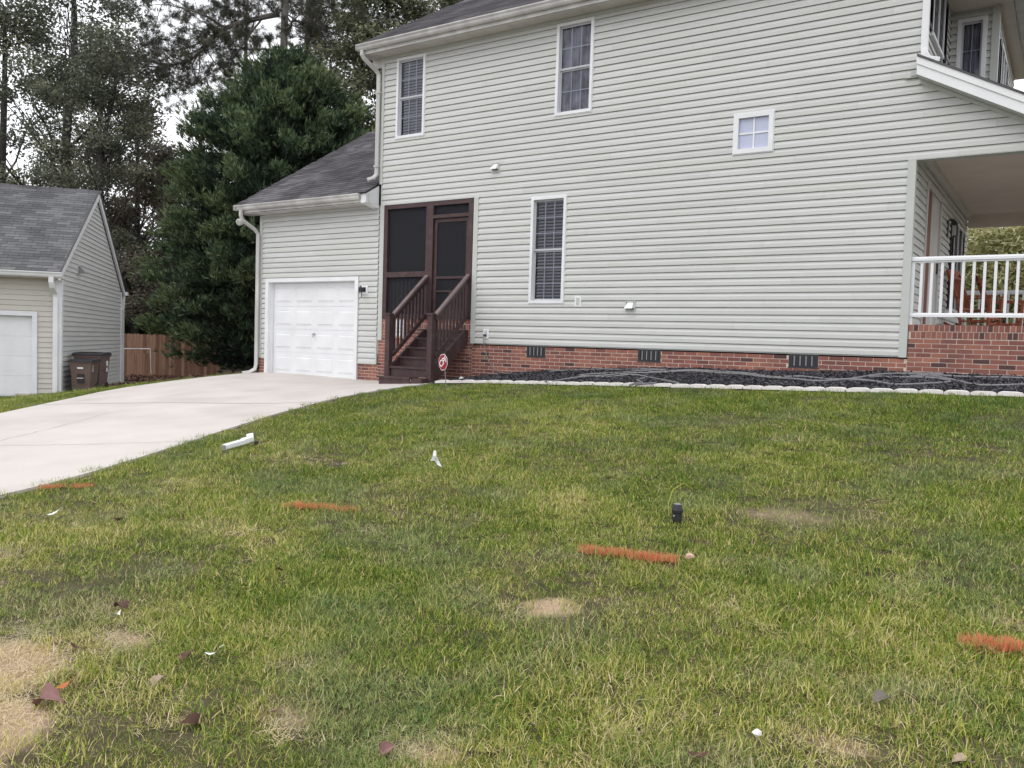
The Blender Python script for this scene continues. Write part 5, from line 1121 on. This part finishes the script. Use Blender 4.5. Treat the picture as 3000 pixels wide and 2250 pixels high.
def instancer(name, P, S_, straw, idx=None):
    n = len(P); me = bpy.data.meshes.new(name); me.vertices.add(n); me.vertices.foreach_set('co', P[:, :3].astype(np.float32).ravel())
    def A(nm, ty, vals, key='value'): a = me.attributes.new(nm, ty, 'POINT'); a.data.foreach_set(key, vals)
    idx = rng.choice(NV, n, p=[.115]*7+[.085, .085, .025]) if idx is None else idx
    # longer blue-green tufts gather in drifts
    dr = np.sin(P[:, 0]*2.3+1.1*np.sin(P[:, 1]*1.9))*np.sin(P[:, 1]*2.7+P[:, 0]*.8); idx = np.where((dr > .72) & (rng.random(n) < .4), 7+rng.integers(0, 2, n), idx)
    edge = np.zeros(n, bool); q = np.array(DRIVE[1:11]); 
    for a, b in zip(q, q[1:]):
        t = np.clip(((P[:, :2]-a)@(b-a))/((b-a)@(b-a)), 0, 1); edge |= np.hypot(*(P[:, :2]-(a+t[:, None]*(b-a))).T) < .10
    idx = np.where(edge & (rng.random(n) < .6), 8, idx)
    idx = np.where(straw | ((S_ > .4) & (rng.random(n) < .5)), 9, idx)
    A('ci', 'INT', idx.astype(np.int32)); near = np.clip((P[:, 1]+6.5)/4.5, 0, 1); right = np.clip((P[:, 0]+3.2)/3, 0, 1)*np.clip((P[:, 1]+8)/3, 0, 1)
    A('dry', 'FLOAT', (np.clip(S_, 0, 1)*.9+rng.normal(0, .09, n)-.22*near-.05*right+.10*np.clip((-8.5-P[:, 1])/3, 0, 1)).astype(np.float32))
    A('sc', 'FLOAT', (P[:, 3]*rng.uniform(.8, 1.2, n)*np.where(S_ > .5, .9, 1)).astype(np.float32)); rot = np.zeros((n, 3), np.float32); rot[:, 2] = rng.random(n)*math.tau; rot[:, :2] = rng.normal(0, .08, (n, 2)); A('rt', 'FLOAT_VECTOR', rot.ravel(), 'vector')
    o = link(name, me); gt_ = bpy.data.node_groups.new('scatter', 'GeometryNodeTree'); gt_.interface.new_socket('Geometry', in_out='INPUT', socket_type='NodeSocketGeometry'); gt_.interface.new_socket('Geometry', in_out='OUTPUT', socket_type='NodeSocketGeometry')
    N = gt_.nodes; gi = N.new('NodeGroupInput'); go = N.new('NodeGroupOutput'); ip = N.new('GeometryNodeInstanceOnPoints'); ci = N.new('GeometryNodeCollectionInfo'); ci.inputs['Collection'].default_value = GC; ci.inputs['Separate Children'].default_value = True; ci.inputs['Reset Children'].default_value = True
    def na(nm, ty): q = N.new('GeometryNodeInputNamedAttribute'); q.data_type = ty; q.inputs['Name'].default_value = nm; return q.outputs['Attribute']
    L = gt_.links; L.new(gi.outputs[0], ip.inputs['Points']); L.new(ci.outputs[0], ip.inputs['Instance']); ip.inputs['Pick Instance'].default_value = True
    L.new(na('ci', 'INT'), ip.inputs['Instance Index']); L.new(na('sc', 'FLOAT'), ip.inputs['Scale']); L.new(na('rt', 'FLOAT_VECTOR'), ip.inputs['Rotation']); L.new(ip.outputs[0], go.inputs[0])
    md = o.modifiers.new('scatter', 'NODES'); md.node_group = gt_; return o
tag(instancer('lawn_grass', LP, LS, STW), 'patchy mown lawn grass sloping down from the house', 'grass', kind='stuff')

# ------------------------------------------------------------------ things on the lawn
def paint(segs, dens, label, hh=(.03, .062)):
    """paint that caught only the upper blades: dense core, ragged thinning rim"""
    V_ = []; 
    for x0, y0, x1, y1, w, k in segs:
        L = math.hypot(x1-x0, y1-y0); n = int(dens*k*L); t = rng.random(n); off = rng.normal(0, .5, n)*w*(.55+.45*np.sin(t*13+x0*9))*(1-.5*t)
        nc = max(7, int(L/.014)); cc = (np.arange(nc)+rng.random(nc))/nc; co = rng.normal(0, .42, nc)*w; ci = rng.integers(0, nc, n); t = np.clip(cc[ci]+rng.normal(0, .016, n)/L, -.05, 1.05); off = co[ci]+rng.normal(0, .012, n)
        keep = rng.random(n) < np.clip(1.25-np.abs(off)/w*.7, .05, 1); t = t[keep]; off = off[keep]; n = len(t)
        x = x0+(x1-x0)*t+rng.normal(0, .012, n)-(y1-y0)/L*off; y = y0+(y1-y0)*t+rng.normal(0, .012, n)+(x1-x0)/L*off+.012*np.sin(t*9)
        z = G(x, y)+.010; Lb = rng.uniform(*hh, n)*(1-.35*np.abs(off)/w); a = rng.random(n)*math.tau; ln = np.abs(rng.normal(0, .8, n)); p = np.stack([x, y, z], 1)
        hd = np.stack([np.cos(a)*np.sin(ln), np.sin(a)*np.sin(ln), np.cos(ln)], 1); sv = np.stack([-np.sin(a), np.cos(a), 0*a], 1); wd = rng.uniform(.0018, .0034, n)[:, None]
        V_.append(np.stack([p+hd*.012-sv*wd*.5, p+hd*.012+sv*wd*.5, p+hd*(Lb*.6)[:, None]+sv*wd*.4, p+hd*Lb[:, None]+hd[:, [1, 0, 2]]*.004], 1).reshape(-1, 3))
    v = np.concatenate(V_); f = np.arange(len(v)).reshape(-1, 4)
    o = link('paint_mark', np_mesh('paint_mark', v, f, M['orange'], tint=rng.beta(1.2, 1.4, len(f)))); tag(o, label, 'paint mark', 'orange utility paint marks sprayed on the grass')
paint([(-7.42, -9.70, -7.24, -9.60, .06, 1.), (-7.14, -9.56, -6.98, -9.46, .045, .8)], 2600, 'faint two-part orange sprayed mark on the grass beside the driveway edge')
paint([(-4.72, -9.30, -4.44, -9.24, .055, 1.2), (-4.44, -9.24, -4.14, -9.20, .045, .5)], 2900, 'orange sprayed mark on the grass left of centre, fading out to the right')
paint([(-2.27, -9.31, -2.02, -9.27, .05, 1.2), (-2.05, -9.28, -1.84, -9.27, .045, 1.), (-1.92, -9.27, -1.73, -9.25, .05, 1.)], 4200, 'longest orange sprayed mark, below the black sprinkler head')
paint([(-.30, -9.66, -.12, -9.64, .06, 1.2), (-.14, -9.65, .06, -9.62, .05, .9)], 4400, 'orange sprayed mark cut off by the right edge of the photo')
# cast-off white downspout end
d0 = Vector((-7.36, -7.82, g(-7.36, -7.82)+.045)); d1 = Vector((-7.37, -7.53, g(-7.37, -7.53)+.06))
E_ = empty('drain_pipe_piece', (-7.34, -7.7, g(-7.34, -7.7)), 'cast-off white square downspout end with an elbow lying in the grass by the driveway', 'downspout piece')
E0 = Vector(E_.location)
m_ = MB(); m_.tube([d0, d1], .05, sq=(.035, .027)).build('pipe', M['pure_white'], E_)
MB().tube([d1+Vector((0, -.04, .0)), d1+Vector((.0, .06, .015)), d1+Vector((-.05, .09, .045))], .05, sq=(.038, .03)).build('elbow', M['pure_white'], E_)
MB().tube([d0+Vector((0, -.004, 0)), d0+Vector((0, -.0045, 0))], .05, sq=(.028, .02)).build('painted_opening', M['grey'], E_)  # grey plate colours in the shaded hollow at the solid pipe end
MB().tube([d1+Vector((.05, .07, -.02)), d1+Vector((.08, .10, -.02))], .03, sq=(.02, .02)).build('bracket', M['black'], E_)
# flag
E_ = empty('marker_flag', (-4.51, -7.86, g(-4.51, -7.86)), 'small white marker flag drooping on a wire in the middle of the lawn', 'flag'); x, y, z = E_.location
MB().tube([(x+.03, y, z), (x+.0, y, z+.17)], .0022, 5).build('wire', M['grey'], E_)
A0 = np.array((x, y, z)); lat = np.array((.83, .55, 0))
def fp(u, w, o=0): u *= .8; w = w*.8; q = A0+lat*u+np.array((0, 0, w))+np.array((.55, -.83, 0))*o; return tuple(q)
f_ = MB(); f_.face([fp(-.012, .205), fp(.014, .205, .006), fp(.02, .155, .012), fp(-.02, .14, .02)]).face([fp(-.02, .14, .02), fp(.02, .155, .012), fp(.045, .09, -.01), fp(-.0, .095, .005)]).face([fp(-.02, .14, .02), fp(-.0, .095, .005), fp(-.045, .095, .03)]).face([fp(-.0, .095, .005), fp(.045, .09, -.01), fp(.085, .02, -.012), fp(.03, .055, .012)])
f_.build('flag', M['pure_white'], E_)
# sprinkler
E_ = empty('sprinkler_head', (-2.02, -8.53, g(-2.02, -8.53)), 'black raised sprinkler head standing in the lawn above the longest orange mark', 'sprinkler'); x, y, z = E_.location
MB().lathe((x, y, z), [(.026, -.02), (.026, .022), (.031, .028), (.031, .072), (.036, .078), (.037, .096), (.034, .101)], 20).build('body', M['black'], E_, smooth=False)
MB().lathe((x, y, z), [(.0325, .100), (.032, .107), (.030, .113), (.027, .126), (.024, .129)], 20).build('cap', M['black'], E_); MB().lathe((x, y, z), [(.022, .1292), (.020, .132)], 20).build('cap_top', M['grey'], E_)
MB().box(x-.012, x-.004, y-.0325, y-.029, z+.055, z+.063).build('tab', M['white_dirty'], E_)
MB().tube([(x-.045, y-.02, z+.05), (x-.07, y+.02, z+.12), (x-.075, y+.1, z+.2), (x-.05, y+.22, z+.23), (x-.02, y+.3, z+.18)], .0022, 4).build('yellow_wire', mat('yellow_wire', (.45, .42, .08), rough=.5), E_)
# leaves, stones and scraps
def leaf_thing(x, y, sz, mt, label, rz=0, lift=.022, tilt=.25, nm='fallen_leaf', cat='leaf', group='fallen leaves on the lawn', lobes=5):
    """two half-blades folded on the midrib, curled along their length, with a toothed edge and a stalk"""
    m_ = MB(); z0 = g(x, y)+lift; n = 11; fold = random.uniform(.25, .7); curl = random.uniform(.5, 1.3)*(1 if random.random() < .7 else -1); rows = []
    for i in range(n+1):
        t = i/n; w = sz*.42*math.sin(math.pi*min(1, t*1.02+.02))**.75*(1+.22*math.cos(t*lobes*math.tau)*(lobes > 2))+.0008; u = (t-.5)*sz; zc = -curl*.5*(t-.5)**2*sz*2
        r_ = []
        for k, sgn in ((1, -1), (.5, -1), (0, 1), (.5, 1), (1, 1)):
            ww = w*k*sgn*random.uniform(.93, 1.07); r_.append(m_.P(u+random.uniform(-.02, .02)*sz*k, ww*.86, zc+abs(ww)*fold+.25*curl*abs(ww)*k+random.uniform(-.012, .012)*sz*k))
        rows.append(r_)
    for a, b in zip(rows, rows[1:]):
        for k in range(4): m_.q.append([a[k], a[k+1], b[k+1], b[k]]); m_.t.append(random.random())
    m_.tube([(sz*.48, 0, -curl*.25*sz), (sz*.64, .004, -curl*.3*sz), (sz*.78, .012, -curl*.3*sz)], .0012, 4)
    o = m_.build(nm, M[mt], None, local=True); o.location = (x, y, z0); o.rotation_euler = (random.gauss(0, .25), tilt*random.choice((-1, 1))*.7, rz); return tag(o, label, cat, group)
leaf_thing(-3.17, -11.84, .115, 'pink_leaf', 'large dusty pink dead leaf on the bare soil near the lower left corner', .4, lift=.03, tilt=.35)
leaf_thing(-3.23, -11.74, .05, 'amber_leaf', 'small amber orange leaf just behind the large pink dead leaf', .9, tilt=.6)
leaf_thing(-3.05, -11.32, .075, 'dead_leaf', 'dark brown curled leaf between the straw patch and a white scrap', .2, tilt=.5)
leaf_thing(-2.51, -11.67, .085, 'dead_leaf', 'dark brown leaf standing on edge near the bottom of the lawn', 1.3, tilt=.8)
leaf_thing(-3.89, -11.10, .085, 'dead_leaf', 'brown leaf at the top of the pale straw patch on the left', .1)
leaf_thing(-3.58, -11.50, .06, 'dead_leaf', 'brown leaf at the lower left end of the straw patch', .6, tilt=.5)
leaf_thing(-3.60, -10.34, .045, 'dead_leaf', 'tiny brown leaf alone in green grass left of centre', 1.2, tilt=.6)
leaf_thing(-5.57, -10.09, .085, 'dead_leaf', 'brown leaf below the faint orange mark near the driveway', .0, tilt=.2)
leaf_thing(-2.32, -11.47, .05, 'tan_leaf', 'small tan folded leaf near the bottom centre-left of the lawn', .5, tilt=.7)
leaf_thing(-2.94, -11.53, .065, 'tan_leaf', 'pale tan leaf standing upright between two dark brown leaves', 1.5, tilt=1.0)
leaf_thing(-1.80, -11.46, .055, 'pink_leaf', 'pinkish leaf at the bottom edge of the lawn left of centre', 1.1, tilt=.6)
leaf_thing(-2.84, -11.23, .03, 'dead_leaf', 'tiny reddish leaf just behind the white paper scrap', .3)
leaf_thing(-.50, -10.33, .065, 'grey_leaf', 'grey-brown leaf in the lower right of the lawn', .7, tilt=.4)
leaf_thing(-.22, -10.62, .055, 'tan_leaf', 'pale grey leaf at the bottom edge far right', .3, tilt=.2)
leaf_thing(-.91, -11.0, .07, 'dead_leaf', 'brown leaf at the bottom edge right of centre', .3, tilt=.3)
leaf_thing(-7.19, -7.95, .05, 'black', 'blackish leaf scrap on the grass below the white downspout end', .3)
def scrap(x, y, sz, mt, label, nm, cat, group=None, lift=.04):
    if mt == 'pure_white': return leaf_thing(x, y, sz*1.1, 'pure_white', label, random.random()*3, lift+.005, .5, nm, cat, group, 3)
    m_ = MB(); m_.lathe((0, 0, 0), [(sz*.3, -sz*.2), (sz*.5, 0), (sz*.38, sz*.25), (sz*.12, sz*.42)], 8); m_.v = [(a*random.uniform(.75, 1.25), b*random.uniform(.55, 1.), c*random.uniform(.7, 1.3)) for a, b, c in m_.v]
    o = m_.build(nm, M[mt], None, local=True); o.location = (x, y, g(x, y)+lift); o.rotation_euler = (random.gauss(0, .3), random.gauss(0, .3), random.random()*3); tag(o, label, cat, group)
scrap(-6.15, -10.24, .085, 'pure_white', 'crumpled white paper scrap on the far left of the lawn', 'paper_scrap', 'paper scrap', 'white paper scraps on the lawn')
scrap(-2.90, -11.30, .055, 'pure_white', 'crumpled white paper scrap near the dark curled leaf', 'paper_scrap', 'paper scrap', 'white paper scraps on the lawn', .05)
scrap(-3.81, -11.17, .05, 'pure_white', 'small white scrap under the leaf at the straw patch', 'paper_scrap', 'paper scrap', 'white paper scraps on the lawn', .015)
scrap(-.79, -10.81, .032, 'edger', 'small white pebble near the bottom right of the lawn', 'pebble', 'pebble')
scrap(-1.655, -9.225, .05, 'stone_pink', 'orange-pink painted stone at the right end of the longest orange mark', 'stone', 'stone', None, .05)
# yellow weed at left edge
me = blades(60, .06, .02, .05, .008, .9, 900, mt=mat('weed', (.25, .30, .04), (.34, .36, .07), rough=.6), name='weed'); o = link('weed', me, None, (-4.40, -11.47, g(-4.40, -11.47)+.02)); tag(o, 'bright yellow-green weed tuft at the left edge of the lawn', 'weed')
